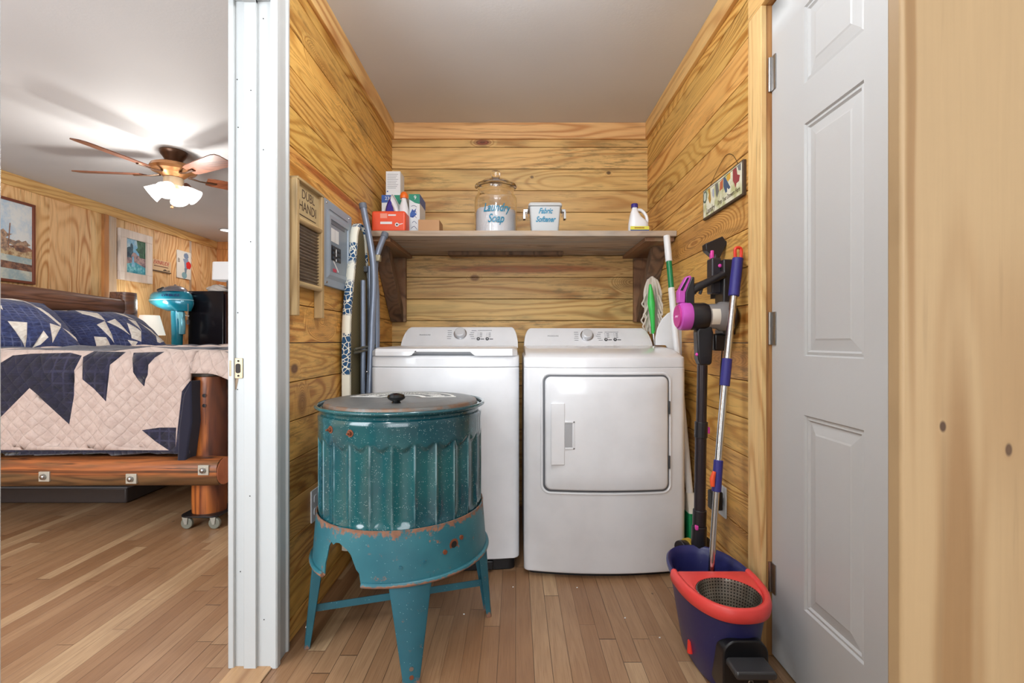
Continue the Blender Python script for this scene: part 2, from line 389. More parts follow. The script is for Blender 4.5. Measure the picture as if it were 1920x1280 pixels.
# crown boards of the nook
mb = MB(); mb.box(XL, XR, YB-.018, YB, ZC-.1, ZC); struct('trim_2', mb, m_crownX, bevel=.002)
mb = MB(); mb.box(XL, XL+.018, 1.6, YB-.018, ZC-.1, ZC); struct('trim_3', mb, m_crownY, bevel=.002)
mb = MB(); mb.box(XR-.018, XR, .58, YB-.018, ZC-.1, ZC); struct('trim_4', mb, m_crownY, bevel=.002)

# white door frame of the bedroom doorway (opening Y .69 - 1.505)
def frame_leg(y, sgn):
    mb = MB(); d = sgn
    def bx(x0, x1, a, b, z1=2.085): mb.box(x0, x1, min(y+d*a, y+d*b), max(y+d*a, y+d*b), 0, z1)
    bx(-.882, -.758, 0, .028)                 # jamb
    bx(-.846, -.808, -.011, .0)               # stop
    return mb
fr = bpy.data.objects.new('door_1', None); COL.objects.link(fr); fr['kind'] = 'structure'; ROOT[fr] = True
for y, d in ((1.503, 1), (.692, -1)):
    part('jamb', frame_leg(y, d), m_white, fr, bevel=.0015)
    mb = MB()
    a, b = (y+d*-.006, y+d*.094)
    lo, hi = min(a, b), max(a, b)
    prof = [(lo, XL), (lo, XL+.016), (lo+.004, XL+.02), (lo+.022, XL+.02), (lo+.03, XL+.012), (hi-.022, XL+.010), (hi-.016, XL+.016), (hi-.003, XL+.014), (hi, XL)]
    if d < 0: prof = [((lo+hi)-p[0], p[1]) for p in prof]
    mb.loft([[(p[1], p[0], 0) for p in prof], [(p[1], p[0], 2.17) for p in prof]])
    part('casing', mb, m_white, fr)
    mb = MB(); mb.box(-.897, -.878, min(y+d*-.008, y+d*.08), max(y+d*-.008, y+d*.08), 0, 2.16); part('casing', mb, m_white, fr, bevel=.003)
mb = MB(); mb.box(-.882, -.758, .665, 1.531, 2.085, 2.11); mb.box(-.846, -.808, .69, 1.503, 2.074, 2.085); part('head_jamb', mb, m_white, fr, bevel=.0015)
mb = MB(); mb.box(-.765, -.747, .60, 1.60, 2.17, 2.25); part('head_casing', mb, m_white, fr, bevel=.003)
# strike plate on the jamb, worn wood below it
m_strike = flat(168, 150, 122, .38, .8)
mb = MB(); mb.prism(rrect(-.8865, -.853, .905, .968, .004), 'XZ', 1.4995, 1.503); mb.cyl((-.889, 1.5, .912), (-.889, 1.5, .961), .006)
sp = part('strike_plate', mb, m_strike, fr, bevel=.0006)
mb = MB(); mb.prism(rrect(-.875, -.860, .921, .951, .006), 'XZ', 1.4985, 1.5005); mb.cyl((-.8665, 1.4985, .959), (-.8665, 1.5005, .959), .0032); mb.cyl((-.8665, 1.4985, .913), (-.8665, 1.5005, .913), .0032)
part('latch_hole', mb, flat(40, 30, 24, .7), sp)
mb = MB(); mb.prism([(-.885, .904), (-.868, .904), (-.874, .872), (-.8845, .862)], 'XZ', 1.502, 1.5036); part('worn_patch', mb, flat(150, 128, 104, .6), fr)
mb = MB()
for x, z in ((-.872, 1.84), (-.869, 1.69), (-.823, 1.80), (-.79, 1.62), (-.824, 1.33), (-.87, 1.11), (-.871, .87), (-.826, .54), (-.862, .30), (-.788, .15), (-.79, 2.03)):
    mb.sphere((x, 1.4915 if -.846 < x < -.808 else 1.5025, z), .0018, u=8, v=5)
part('nail_hole', mb, flat(40, 36, 32, .8), fr, kind='stuff')
mb = MB(); mb.box(-.885, -.76, .69, 1.505, 0, .004); struct('trim_5', mb, wood('threshold_oak', 'Y', 'X', (184, 146, 104), (140, 98, 60), None, ring=5, tone=0, seed=9.0, rough=.4), bevel=.002)

# right-hand door: casing, jamb, six panel slab
dr = bpy.data.objects.new('door_2', None); COL.objects.link(dr); dr['kind'] = 'structure'; ROOT[dr] = True
mb = MB(); mb.box(XR-.018, XR, 1.559, 1.648, 0, 2.112); part('casing', mb, m_casing, dr, bevel=.002)
mb = MB(); mb.box(XR-.018, XR, .66, .75, 0, 2.112); part('casing', mb, m_casing, dr, bevel=.002)
mb = MB(); mb.box(XR-.018, XR, .66, 1.648, 2.112, 2.2); part('head_casing', mb, m_crownY, dr, bevel=.002)
m_jamb = wood('pine_jamb_wood', 'Z', 'X', (196, 148, 92), (160, 108, 58), None, ring=4, st=(.7, 9), knot=.3, tone=0, seed=16.0)
mb = MB(); mb.box(XR-.010, .88, 1.562, 1.62, 0, 2.13); mb.box(XR-.010, .88, .72, .747, 0, 2.13); mb.box(XR-.010, .88, .747, 1.562, 2.114, 2.13); part('jamb', mb, m_jamb, dr)
DX = .832
mb = MB()
panels = [(1.147, 1.385), (.80, 1.035)]; zr = [(.246, .808), (.978, 1.646), (1.763, 1.985)]
ys = sorted({.752, 1.558}|{v for p in panels for v in p}); zs = sorted({.008, 2.108}|{v for p in zr for v in p})
def dv(y, z, dpt=0): return (DX+dpt, y, z)
for a, b in zip(ys, ys[1:]):
    for c, d in zip(zs, zs[1:]):
        isP = any(abs(a-p[0]) < 1e-6 for p in panels) and any(abs(c-q[0]) < 1e-6 for q in zr)
        if not isP: mb.face([mb.v(dv(a, c)), mb.v(dv(b, c)), mb.v(dv(b, d)), mb.v(dv(a, d))])
        else:
            rings = []
            for i_, dp in ((0, 0), (.004, .006), (.012, .0035), (.017, .009), (.045, .004), (.05, .002)):
                rings.append([dv(a+i_, c+i_, dp), dv(b-i_, c+i_, dp), dv(b-i_, d-i_, dp), dv(a+i_, d-i_, dp)])
            mb.loft(rings, cap=False); mb.face([mb.v(p) for p in rings[-1]])
mb.box(DX+.012, DX+.04, .752, 1.558, .008, 2.108)
for a, b, c, d in ((.752, .752, .008, 2.108), (1.558, 1.558, .008, 2.108)): mb.face([mb.v((DX, a, c)), mb.v((DX+.013, a, c)), mb.v((DX+.013, a, d)), mb.v((DX, a, d))])
bmesh.ops.remove_doubles(mb.bm, verts=mb.bm.verts[:], dist=1e-5)
part('door_panel', mb, m_doorw, dr, ang=8)
for z0_, z1_ in ((1.83, 1.94), (1.01, 1.115), (.21, .305)):
    mb = MB(); mb.cyl((DX-.006, 1.5595, z0_), (DX-.006, 1.5595, z1_), .0058, seg=12)
    mb.box(DX-.004, DX-.001, 1.532, 1.559, z0_, z1_)
    for k in range(3): mb.cyl((DX-.006, 1.5595, z0_+(z1_-z0_)*(k+1)/4-.0006), (DX-.006, 1.5595, z0_+(z1_-z0_)*(k+1)/4+.0006), .0064, seg=12)
    part('hinge', mb, m_steel, dr)
mb = MB(); mb.lathe((DX, .82, .95), [(.03, 0), (.03, -.008), (.012, -.012), (.012, -.04), (.026, -.05), (.028, -.062), (.02, -.072), (0.001, -.075)], 24, 'X'); part('door_knob', mb, m_strike, dr)
mb = MB(); mb.box(-.747, -.742, 0, 0.001, 0, .001); mb.bm.free()
# ------------------------------------------------------------------ laundry machines
def bowed(x0, x1, yf, yb, bow, r, n=6, nb=12):
    """plan outline, front edge bowed towards the room"""
    out = [(x1, yb), (x0, yb)]
    for k in range(n+1):
        a = math.radians(180+90*k/n); out.append((x0+r+r*math.cos(a), yf+r+r*math.sin(a)))
    for k in range(1, nb):
        t = k/nb; out.append((x0+r+(x1-x0-2*r)*t, yf-bow*4*t*(1-t)))
    for k in range(n+1):
        a = math.radians(270+90*k/n); out.append((x1-r+r*math.cos(a), yf+r+r*math.sin(a)))
    return out
m_print = flat(120, 122, 126, .5); m_grey = flat(70, 72, 76, .4); m_dial = flat(214, 215, 218, .25, .25)
def console(root, x0, x1, xt0, xt1, zb, zt, yb, yt, dial, btn, btn_z):
    # slanted front face between (yb, zb) and (yt, zt)
    mb = MB(); N_ = 10
    def sec(x, z0, z1, k=0):
        f = lambda z: yb+(yt-yb)*(z-zb)/(zt-zb)
        return [(x, f(z0), z0), (x, f(z1)-.002, z1-.006), (x, f(z1)+.006, z1), (x, yt+.09, z1), (x, yt+.12, z0)]
    secs = []
    for k in range(N_+1):
        a = (math.pi/2)*k/N_; x = x0+(xt0-x0)*(1-math.cos(a)) if k else x0
        secs.append(sec(x, zb, zb+.012+(zt-zb-.012)*math.sin(a)))
    for k in range(N_, -1, -1):
        a = (math.pi/2)*k/N_; x = x1+(xt1-x1)*(1-math.cos(a)) if k else x1
        secs.append(sec(x, zb, zb+.012+(zt-zb-.012)*math.sin(a)))
    mb.loft(secs); c = part('control_panel', mb, m_appl, root, bevel=.003)
    up = Vector((0, yt-yb, zt-zb)).normalized(); nrm = Vector((0, -up.z, up.y))
    at = lambda x, z: Vector((x, yb+(yt-yb)*(z-zb)/(zt-zb), z))
    p = at(*dial); 
    mb = MB(); mb.cyl(p, p+nrm*.004, .037, .036, 40); part('dial_ring', mb, m_chrome, c)
    mb = MB(); mb.cyl(p+nrm*.003, p+nrm*.024, .031, .028, 40); mb.cyl(p+nrm*.024, p+nrm*.026, .026, .024, 40)
    d = part('dial', mb, m_dial, c, bevel=.001)
    for x in btn:
        q_ = at(x, btn_z); mb = MB(); mb.cyl(q_, q_+nrm*.003, .0095, seg=20); part('button', mb, m_grey, c)
        mb = MB(); mb.cyl(q_+nrm*.003, q_+nrm*.0036, .003, seg=12); part('button_mark', mb, m_appl, c)
    mb = MB(); R = random.Random(3)
    def dash(x, z, w_, h=.0022):
        a_, b_ = at(x, z-h/2), at(x+w_, z+h/2)
        mb.loft([[a_+nrm*.0002, Vector((b_.x, a_.y, a_.z))+nrm*.0002, b_+nrm*.0002, Vector((a_.x, b_.y, b_.z))+nrm*.0002],
                 [a_+nrm*.0007, Vector((b_.x, a_.y, a_.z))+nrm*.0007, b_+nrm*.0007, Vector((a_.x, b_.y, b_.z))+nrm*.0007]])
    for i in range(5):
        z = dial[1]+.018-.011*i
        dash(dial[0]-.072+R.random()*.006, z, .02+R.random()*.006)
    part('printed_markings', mb, m_print, c); mb = MB()
    for i in range(5): dash(dial[0]+.05+.006*abs(i-2), dial[1]+.018-.011*i, .016+R.random()*.01)
    part('printed_markings', mb, m_print, c); mb = MB()
    for i in range(9): dash(btn[0]-.002+i*.0085, dial[1]+.019, .0065)
    for i in range(4):
        dash(btn[0]-.004, btn_z+.012+.007*i, .003); dash(btn[0]+.006, btn_z+.012+.007*i, .014); dash(btn[1]-.004, btn_z+.012+.007*i, .003); dash(btn[1]+.006, btn_z+.012+.007*i, .012)
    part('printed_markings', mb, m_print, c)
    for x in btn: mb = MB(); dash(x+.012, btn_z-.001, .02, .004); part('button_caption', mb, m_grey, c)
    return c, at, up, nrm
# washer
wa = thing('washing_machine', 'white top-load washing machine standing behind the green wash tub', 'washing machine', (-.31, 2.45, 0))
x0, x1 = -.648, .015
mb = MB(); pl = bowed(x0, x1, 2.135, 2.80, .022, .035)
mb.loft([[(x, y, .055) for x, y in pl], [(x, y, .905) for x, y in pl]])
part('cabinet', mb, m_appl, wa, bevel=.004)
mb = MB(); mb.loft([[(x, y+.002, .9065) for x, y in pl], [(x, y+.002, .948) for x, y in pl], [(x*.998-.0006, y+.012, .958) for x, y in pl]])
part('top_deck', mb, m_appl, wa, bevel=.003)
mb = MB(); pl2 = bowed(x0+.02, x1-.02, 2.15, 2.79, .02, .03); mb.loft([[(x, y, .0) for x, y in pl2], [(x, y, .056) for x, y in pl2]])
mb.box(-.16, -.10, 2.118, 2.15, .012, .05); part('base', mb, m_black, wa, bevel=.004)
# lid with raised front lip and the finger cut-out
mb = MB(); xa, xb = x0+.004, x1-.008; prof = []
def lidsec(x):
    t = (x-xa)/(xb-xa); bow = .022*4*t*(1-t); yf = 2.128-bow
    u = (t-.06)/.9
    lift = .026*smooth(.27, .33, t)*(1-smooth(.66, .72, t))
    e = .028*(1-smooth(0, .035, min(t, 1-t)))
    return [(x, yf+e, .957+lift), (x, yf+.0+e, .975), (x, yf+.008+e, .987-e*.3), (x, yf+.03+e, .993-e*.3), (x, 2.56, .998-e*.2), (x, 2.56, .957), (x, yf+.05+e, .957)]
mb.loft([lidsec(xa+(xb-xa)*k/60) for k in range(61)]); part('lid', mb, m_appl, wa, ang=30)
c, at, up, nr = console(wa, -.625, .012, -.575, -.025, .985, 1.10, 2.60, 2.67, (-.306, 1.062), (-.205, -.156), 1.034)
text('brand_lettering', 'FRIGIDAIRE', .0105, m_print, c, at(-.50, 1.056)+nr*.0003, (1, 0, 0), up, .0003, space=1.15)
# dryer
dy = thing('clothes_dryer', 'white front-load clothes dryer with a square door, right of the washer', 'dryer', (.39, 2.4, 0))
x0, x1 = .036, .742
mb = MB(); pl = bowed(x0, x1, 2.085, 2.78, .032, .03)
mb.loft([[(x, y+.006, .022) for x, y in pl], [(x, y, .034) for x, y in pl], [(x, y, .9065) for x, y in pl]]); part('cabinet', mb, m_appl, dy, bevel=.003)
mb = MB(); pl2 = bowed(x0+.02, x1-.02, 2.12, 2.77, .03, .03); mb.loft([[(x, y, .0) for x, y in pl2], [(x, y, .03) for x, y in pl2]]); part('base', mb, m_black, dy)
mb = MB(); rings = []
for dyy, z in ((.002, .908), (.002, .940), (.006, .950), (.02, .960), (.07, .972), (.14, .984), (.30, .996), (.45, .998)):
    rings.append([(x+(.008*math.copysign(1, .39-x) if dyy > .01 else 0), max(y, min(y+dyy, 2.78)) if y < 2.4 else y, z) for x, y in pl])
mb.loft(rings); part('top_panel', mb, m_appl, dy, ang=25)
def dryf(x, o=0): t = (x-x0-.03)/(x1-x0-.06); return 2.085-.032*4*t*(1-t)-o
def bowrect(a, b, c_, d, r, o, th, nx=24):
    """rounded slab following the bowed front"""
    mb = MB(); poly = rrect(a, b, c_, d, r, 6)
    dense = []
    for i in range(len(poly)):
        p, q_ = poly[i-1], poly[i]; n = max(1, int(math.dist(p, q_)/.03))
        dense += [(p[0]+(q_[0]-p[0])*k/n, p[1]+(q_[1]-p[1])*k/n) for k in range(n)]
    return dense
def slab(mb, a, b, c_, d, r, o0, o1, soft=.004):
    base = bowrect(a, b, c_, d, r, 0, 0); cx, cz = (a+b)/2, (c_+d)/2
    def ring(ins, o): 
        return [(cx+(x-cx)*(1-ins/((b-a)/2)), dryf(cx+(x-cx)*(1-ins/((b-a)/2)), o), cz+(z-cz)*(1-ins/((d-c_)/2))) for x, z in base]
    rs = [ring(0, o0), ring(0, o1-soft), ring(soft*.4, o1-soft*.3), ring(soft, o1)]
    for k in (.3, .6, .9): rs.append(ring(k*(b-a)/2, o1+.0))
    mb.loft(rs)
def ringtube(mb, a, b, c_, d, r, o, rad):
    pts = [Vector((x, dryf(x, o), z)) for x, z in bowrect(a, b, c_, d, r, 0, 0)]
    n = len(pts); rings = []
    for i in range(n+1):
        t = (pts[(i+1) % n]-pts[(i-1) % n]).normalized(); u = Vector((0, 1, 0)); v_ = t.cross(u)
        rings.append([pts[i % n]+(u*math.cos(k)+v_*math.sin(k))*rad for k in [2*math.pi*j/8 for j in range(8)]])
    mb.loft(rings, cap=False)
mb = MB(); ringtube(mb, .112, .668, .368, .882, .035, .0, .0055); part('door_surround', mb, m_appl, dy)
mb = MB(); slab(mb, .118, .662, .374, .876, .03, -.004, .0012, .001); part('door_gasket', mb, flat(96, 98, 102, .6), dy)
mb = MB(); slab(mb, .126, .656, .383, .869, .026, 0, .014, .008); dd = part('door', mb, m_appl, dy, ang=50)
mb = MB(); mb.prism(rrect(.150, .209, .493, .757, .003), 'XZ', dryf(.18)-.022, dryf(.18)-.006); part('handle', mb, m_appl, dd, bevel=.003)
mb = MB()
for (a, b, c_, d) in ((.209, .252, .672, .680), (.209, .252, .560, .568), (.244, .252, .560, .680)): mb.box(a, b, dryf(.23)-.0175, dryf(.23)-.008, c_, d)
part('grip_frame', mb, m_appl, dd, bevel=.0015)
mb = MB(); mb.prism([(.209, .568), (.244, .568), (.244, .672), (.209, .672)], 'XZ', dryf(.23)-.0146, dryf(.23)-.013); part('grip_recess', mb, flat(172, 173, 176, .35), dd)
for z in (.735, .50):
    mb = MB(); mb.box(.657, .666, dryf(.66)-.010, dryf(.66)+.004, z-.028, z+.028); part('hinge', mb, m_grey, dd, bevel=.002)
c, at, up, nr = console(dy, .046, .744, .085, .700, .988, 1.094, 2.60, 2.67, (.392, 1.053), (.494, .544), 1.030)
text('brand_lettering', 'FRIGIDAIRE', .0105, m_print, c, at(.205, 1.050)+nr*.0003, (1, 0, 0), up, .0003, space=1.15)

# ------------------------------------------------------------------ enamel wash tub on its stand
q = G('speckled_green_enamel')
x, y, z = q.xyz()
v1 = q.vor(scale=230.0); v2 = q.vor(scale=100.0, out=0)
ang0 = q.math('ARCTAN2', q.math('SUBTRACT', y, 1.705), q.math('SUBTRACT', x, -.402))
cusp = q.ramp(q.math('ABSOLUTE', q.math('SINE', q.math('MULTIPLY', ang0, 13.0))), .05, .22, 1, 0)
wear_glint = q.math('MULTIPLY', q.math('MULTIPLY', cusp, q.ramp(z, .700, .712, 1, 0)), q.ramp(q.noise(q.comb(x, y, q.math('MULTIPLY', z, .35)), 26, 3), .42, .62, .1, .8))  # pale flute ridges: worn enamel together with highlights painted into the colour
pres = q.ramp(q.noise(scale=70, detail=1), .5, .6)
sp_ = q.math('MAXIMUM', q.math('MULTIPLY', q.ramp(v1, .16, .24, 1, 0), pres), q.ramp(v2, .05, .10, .8, 0))
base = q.mix(q.ramp(q.noise(scale=5, detail=3), .35, .7), S(12, 66, 76), S(16, 82, 86))
base = q.mix(wear_glint, base, S(122, 152, 158))
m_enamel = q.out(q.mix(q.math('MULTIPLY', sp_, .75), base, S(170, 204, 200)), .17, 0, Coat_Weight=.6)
def rusty(name, c1, c2, lo, hi, edges, metal=.0, rough=.42):
    q = G(name); x, y, z = q.xyz()
    n = q.noise(scale=38, detail=5, rough=.7)
    m = None
    for zc, wd in edges:
        e = q.ramp(q.math('ABSOLUTE', q.math('SUBTRACT', z, zc)), 0, wd, 0.24, 0.0)
        m = e if m is None else q.math('MAXIMUM', m, e)
    t = q.math('ADD', n, m) if m is not None else n
    mask = q.ramp(t, lo, hi)
    base = q.mix(q.ramp(q.noise(scale=6, detail=3), .3, .7), S(*c1), S(*c2))
    spk = q.ramp(q.vor(scale=80.0), .05, .09, .7, 0)
    base = q.mix(spk, base, S(170, 200, 196))
    col = q.mix(mask, base, q.mix(q.noise(scale=60, detail=4), S(104, 66, 50), S(160, 116, 90)))
    q.bump(mask, .2, .002)
    return q.out(col, q.math('ADD', rough, q.math('MULTIPLY', mask, .35)), metal)
m_skirt = rusty('rusty_teal_paint', (36, 94, 106), (50, 112, 122), .60, .72, ((.456, .028), (.300, .010)))
m_leg = rusty('worn_teal_paint', (38, 96, 110), (32, 84, 96), .64, .74, ((0, .05),))
m_rust = flat(120, 66, 40, .7, .2, .3)
TC = Vector((-.402, 1.705, 0)); TR = .279
wt = thing('wash_tub', 'antique speckled green enamel wash tub on a rusty four-legged stand', 'wash tub', (TC.x, TC.y, 0))
NF = 26; SEG = 26*12
def tubr(a, z):
    s_ = abs(math.sin(NF*a/2)); top = .712-.018*s_**2
    m_ = smooth(top+.006, top-.012, z); bot = smooth(.455, .475, z)
    r = TR-.011*(s_**.8)*m_*bot-.003*(1-bot)
    return r
mb = MB(); rings = []
zs_ = [.452, .458, .466, .48]+[.48+.2*k/8 for k in range(1, 9)]+[.684, .689, .694, .699, .704, .709, .714, .72, .735, .76]
for zz in zs_: rings.append([TC+Vector((tubr(a, zz)*math.cos(a), tubr(a, zz)*math.sin(a), zz)) for a in [2*math.pi*k/SEG for k in range(SEG)]])
for r, zz in ((TR+.001, .772), (TR-.002, .779), (TR-.009, .783), (TR-.009, .790), (TR-.004, .795), (TR-.006, .80), (TR-.014, .80), (TR-.016, .78), (TR-.018, .5), (TR-.03, .47), (.01, .468)):
    rings.append([TC+Vector((r*math.cos(a), r*math.sin(a), zz)) for a in [2*math.pi*k/SEG for k in range(SEG)]])
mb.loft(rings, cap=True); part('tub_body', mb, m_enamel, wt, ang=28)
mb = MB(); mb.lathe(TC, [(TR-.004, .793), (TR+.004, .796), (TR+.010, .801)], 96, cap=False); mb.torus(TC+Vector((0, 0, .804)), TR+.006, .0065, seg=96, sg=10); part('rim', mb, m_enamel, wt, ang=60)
q = G('worn_grey_lid'); n = q.noise(scale=14, detail=5, rough=.65); x, y, z = q.xyz()
dd_ = q.n('ShaderNodeVectorMath', operation='LENGTH'); q.nt.links.new(q.comb(q.math('SUBTRACT', x, TC.x), q.math('SUBTRACT', y, TC.y), 0.0), dd_.inputs[0])
edge = q.ramp(dd_.outputs['Value'], .235, .262, 0, .22)
m_lid = q.out(q.mix(q.ramp(q.math('ADD', n, edge), .62, .8), q.mix(q.noise(scale=40, detail=3), S(96, 98, 99), S(130, 131, 128)), S(124, 98, 80)), .4, .3)
mb = MB(); mb.lathe(TC, [(.001, .8215), (.15, .8215), (.165, .8225), (.18, .8215), (.235, .8185), (.253, .8170), (.259, .815), (.263, .808), (.264, .797), (.255, .797), (.25, .81), (.001, .815)][::1], 96); lid = part('lid', mb, m_lid, wt, ang=30)
mb = MB(); kc = Vector((-.385, 1.548, .818)); mb.lathe(kc, [(.001, .004), (.016, .004), (.012, .010), (.02, .013), (.027, .018), (.029, .024), (.025, .031), (.012, .035), (.001, .036)], 28); kb = part('knob', mb, flat(20, 21, 23, .18), lid)
mb = MB(); mb.lathe(kc, [(.001, 0), (.018, 0), (.018, .003), (.009, .004), (.009, .010), (.001, .010)], 20); part('knob_bracket', mb, m_steel, kb)
# printed emblem on the far half of the lid: double bars, a ribbon and mock lettering that cannot be read in the photograph
mb = MB(); zt_ = .8230
def quad2(pts, z0=zt_, h=.0004): mb.loft([[(p[0], p[1], z0) for p in pts], [(p[0], p[1], z0+h) for p in pts]])
ec = TC+Vector((.0, -.015, 0))
def pol(a, r): return (ec.x+r*math.cos(math.radians(a)), ec.y+r*math.sin(math.radians(a)))
for r0, r1 in ((.176, .186), (.066, .084)):
    for a in range(12, 168, 6): quad2([pol(a, r0), pol(a, r1), pol(a+6.2, r1), pol(a+6.2, r0)])
for a0 in (4, 9, 166, 171): quad2([pol(a0, .07), pol(a0, .19), pol(a0+2.8, .19), pol(a0+2.8, .07)])
R = random.Random(5)
for a in [14+4.1*k for k in range(37)]:
    h0 = .104+R.random()*.008; h1 = .160-R.random()*.012
    quad2([pol(a, h0), pol(a, h1), pol(a+1.2, h1), pol(a+1.2, h0)])
    k = R.choice((0, 1, 2))
    for rr in ((h0, h0+.006), (h1-.006, h1), ((h0+h1)/2-.003, (h0+h1)/2+.003))[k:k+2]: quad2([pol(a, rr[0]), pol(a, rr[1]), pol(a+3, rr[1]), pol(a+3, rr[0])])
part('emblem_print', mb, flat(244, 243, 238, .5), lid)
for a in (232.5, 250.0):
    c_ = TC+Vector((TR*math.cos(math.radians(a)), TR*math.sin(math.radians(a)), .744 if a > 240 else .748)); n_ = Vector((math.cos(math.radians(a)), math.sin(math.radians(a)), 0))
    mb = MB(); mb.cyl(c_-n_*.004, c_+n_*.0015, .0115, seg=20); mb.cyl(c_, c_+n_*.008, .007, .006, 8); mb.cyl(c_, c_+n_*.016, .003, seg=10); part('bolt', mb, m_rust, wt)
# stand: flared skirt with a torn opening, bead at its lower edge
SK = []
mb = MB(); n = 240; th = .0035
hole = [(231, .300), (231.2, .34), (232.5, .36), (234, .395), (236, .408), (238, .402), (240, .410), (243, .412), (246, .405), (249, .398), (252, .385), (254, .365), (256, .345), (258, .335), (259.5, .300)]
def holez(a):
    for (a0, z0_), (a1, z1_) in zip(hole, hole[1:]):
        if a0 <= a <= a1: return z0_+(z1_-z0_)*(a-a0)/(a1-a0)
    return None
def skr(z): return .284+.012*(.458-z)/.158
def column(a):
    lo = holez(a); lo = .302 if lo is None else lo
    zz = [lo+(.452-lo)*k/8 for k in range(9)]; ca, sa = math.cos(math.radians(a)), math.sin(math.radians(a))
    o = [TC+Vector((skr(z)*ca, skr(z)*sa, z)) for z in zz]; o += [TC+Vector(((.284+.001)*ca, (.284+.001)*sa, .4575)), TC+Vector((.281*ca, .281*sa, .458))]
    i = [TC+Vector(((skr(z)-th)*ca, (skr(z)-th)*sa, z)) for z in zz[::-1]]
    return o+i
angs = sorted(set([360*k/n for k in range(n)]+[h[0] for h in hole]+[230.9, 259.7]))
cols = [column(a) for a in angs]; cols.append([p.copy() for p in cols[0]])
mb.loft(cols, cap=False)
bmesh.ops.remove_doubles(mb.bm, verts=mb.bm.verts[:], dist=1e-6)
sk = part('skirt', mb, m_skirt, wt, ang=50)
mb = MB(); pts = [TC+Vector((.2985*math.cos(math.radians(a)), .2985*math.sin(math.radians(a)), .303)) for a in [260+k*3 for k in range(111)] if a <= 590.5]
mb.tube(pts, .0075, 10); part('bead', mb, m_skirt, sk)
c_ = TC+Vector((.291*math.cos(math.radians(322)), .291*math.sin(math.radians(322)), .375))
def skb(a, z, r, name, m, o=.0):
    n_ = Vector((math.cos(math.radians(a)), math.sin(math.radians(a)), 0)); p = TC+n_*(skr(z)-.002)+Vector((0, 0, z))
    mb = MB(); mb.cyl(p, p+n_*(.004+o), r, seg=18); part(name, mb, m, sk)
skb(316, .385, .017, 'rust_patch', m_rust, -.0015); skb(316, .385, .0105, 'drain_hole', m_dark, -.0005)
for a, z in ((309, .372), (322, .398)): skb(a, z, .007, 'rivet', m_rust, .003)
for a, z in ((282, .352), (296, .358)): skb(a, z, .005, 'rivet', m_leg, .002)
dirs = []
for fx, fy in ((-.70, 1.612), (-.305, 1.404), (-.098, 1.80), (-.50, 2.006)):
    d = Vector((fx-TC.x, fy-TC.y, 0)).normalized(); s_ = Vector((-d.y, d.x, 0)); dirs.append(d)
    mb = MB(); secs = []
    for t in [k/10 for k in range(11)]:
        z = .318*(1-t); w_ = .066*(1-t)+.021*t+.004*(t > .95); r = .286+(.318-.286)*t; fl = .032*(1-t)+.016*t
        c_ = TC+d*r+Vector((0, 0, z)); th_ = .004
        secs.append([c_-s_*w_-d*fl, c_-s_*w_, c_-s_*(w_-.006)+d*.003, c_+s_*(w_-.006)+d*.003, c_+s_*w_, c_+s_*w_-d*fl,
                     c_+s_*(w_-th_)-d*fl, c_+s_*(w_-th_)-d*th_, c_-s_*(w_-th_)-d*th_, c_-s_*(w_-th_)-d*fl])
    mb.loft(secs); lg = part('leg', mb, m_leg, wt, bevel=.0012, ang=40)
    mb = MB(); c1 = TC+d*(.288)+Vector((0, 0, .255)); 
    pts = [c1+s_*sx+Vector((0, 0, sz))+d*.0035 for sx, sz in ((-.033, -.012), (-.028, .0), (-.01, .004), (.01, .004), (.028, .0), (.033, -.012))]
    mb.tube(spline(pts, 4), .0035, 8); part('embossed_rib', mb, m_leg, lg)
    for zz in (.062, .038):
        r = .286+(.318-.286)*(1-zz/.318); p = TC+d*(r+.002)+Vector((0, 0, zz)); mb = MB(); mb.cyl(p, p+d*.003, .0065, seg=14); part('rivet', mb, m_steel if zz > .05 else m_rust, lg)
for i, j, z in ((0, 2, .115), (1, 3, .10)):
    a, b = TC+dirs[i]*.285+Vector((0, 0, z)), TC+dirs[j]*.285+Vector((0, 0, z)); s_ = Vector((-(b-a).y, (b-a).x, 0)).normalized()
    mb = MB(); mb.loft([[p-s_*.012, p-s_*.012+Vector((0, 0, .024)), p-s_*.009+Vector((0, 0, .024)), p-s_*.009+Vector((0, 0, .003)), p+s_*.014+Vector((0, 0, .003)), p+s_*.014] for p in (a, b)])
    part('stretcher', mb, m_leg, wt)

# ------------------------------------------------------------------ shelf
sh = thing('wall_shelf', 'long weathered wood shelf with end brackets above the machines', 'shelf', (.025, 2.7, 1.55))
SZ = 1.58
mb = MB(); xa, xb = XL+.002, XR-.002
cuts = [(2.42, 2.42), (2.48, 2.84), (2.80, 2.945), (2.966, 2.966)]
for (a0, a1), (b0, b1) in zip(cuts, cuts[1:]):
    mb.loft([[(xa, a0+.003, 1.552), (xa, b0-.003, 1.552), (xa, b0-.003, SZ), (xa, a0+.003, SZ)], [(xb, a1+.003, 1.552), (xb, b1-.003, 1.552), (xb, b1-.003, SZ), (xb, a1+.003, SZ)]])
part('shelf_board', mb, m_shelf, sh, bevel=.002)
m_cleat = wood('cleat_wood', 'Y', 'X', (150, 112, 78), (96, 66, 46), None, ring=4, tone=0, grey=.5, seed=7.0, rough=.75, bump=.5)
mb = MB(); mb.box(XR-.155, XR-.004, 2.45, 2.965, 1.531, 1.5515); part('cleat', mb, m_cleat, sh, bevel=.002)
mb = MB(); mb.box(XL+.004, XL+.125, 2.45, 2.965, 1.531, 1.5515); part('cleat', mb, m_cleat, sh, bevel=.002)
mb = MB(); mb.box(-.4, .28, 2.83, 2.9, 1.531, 1.5515); part('mending_strip', mb, m_dkwood, sh, bevel=.002)
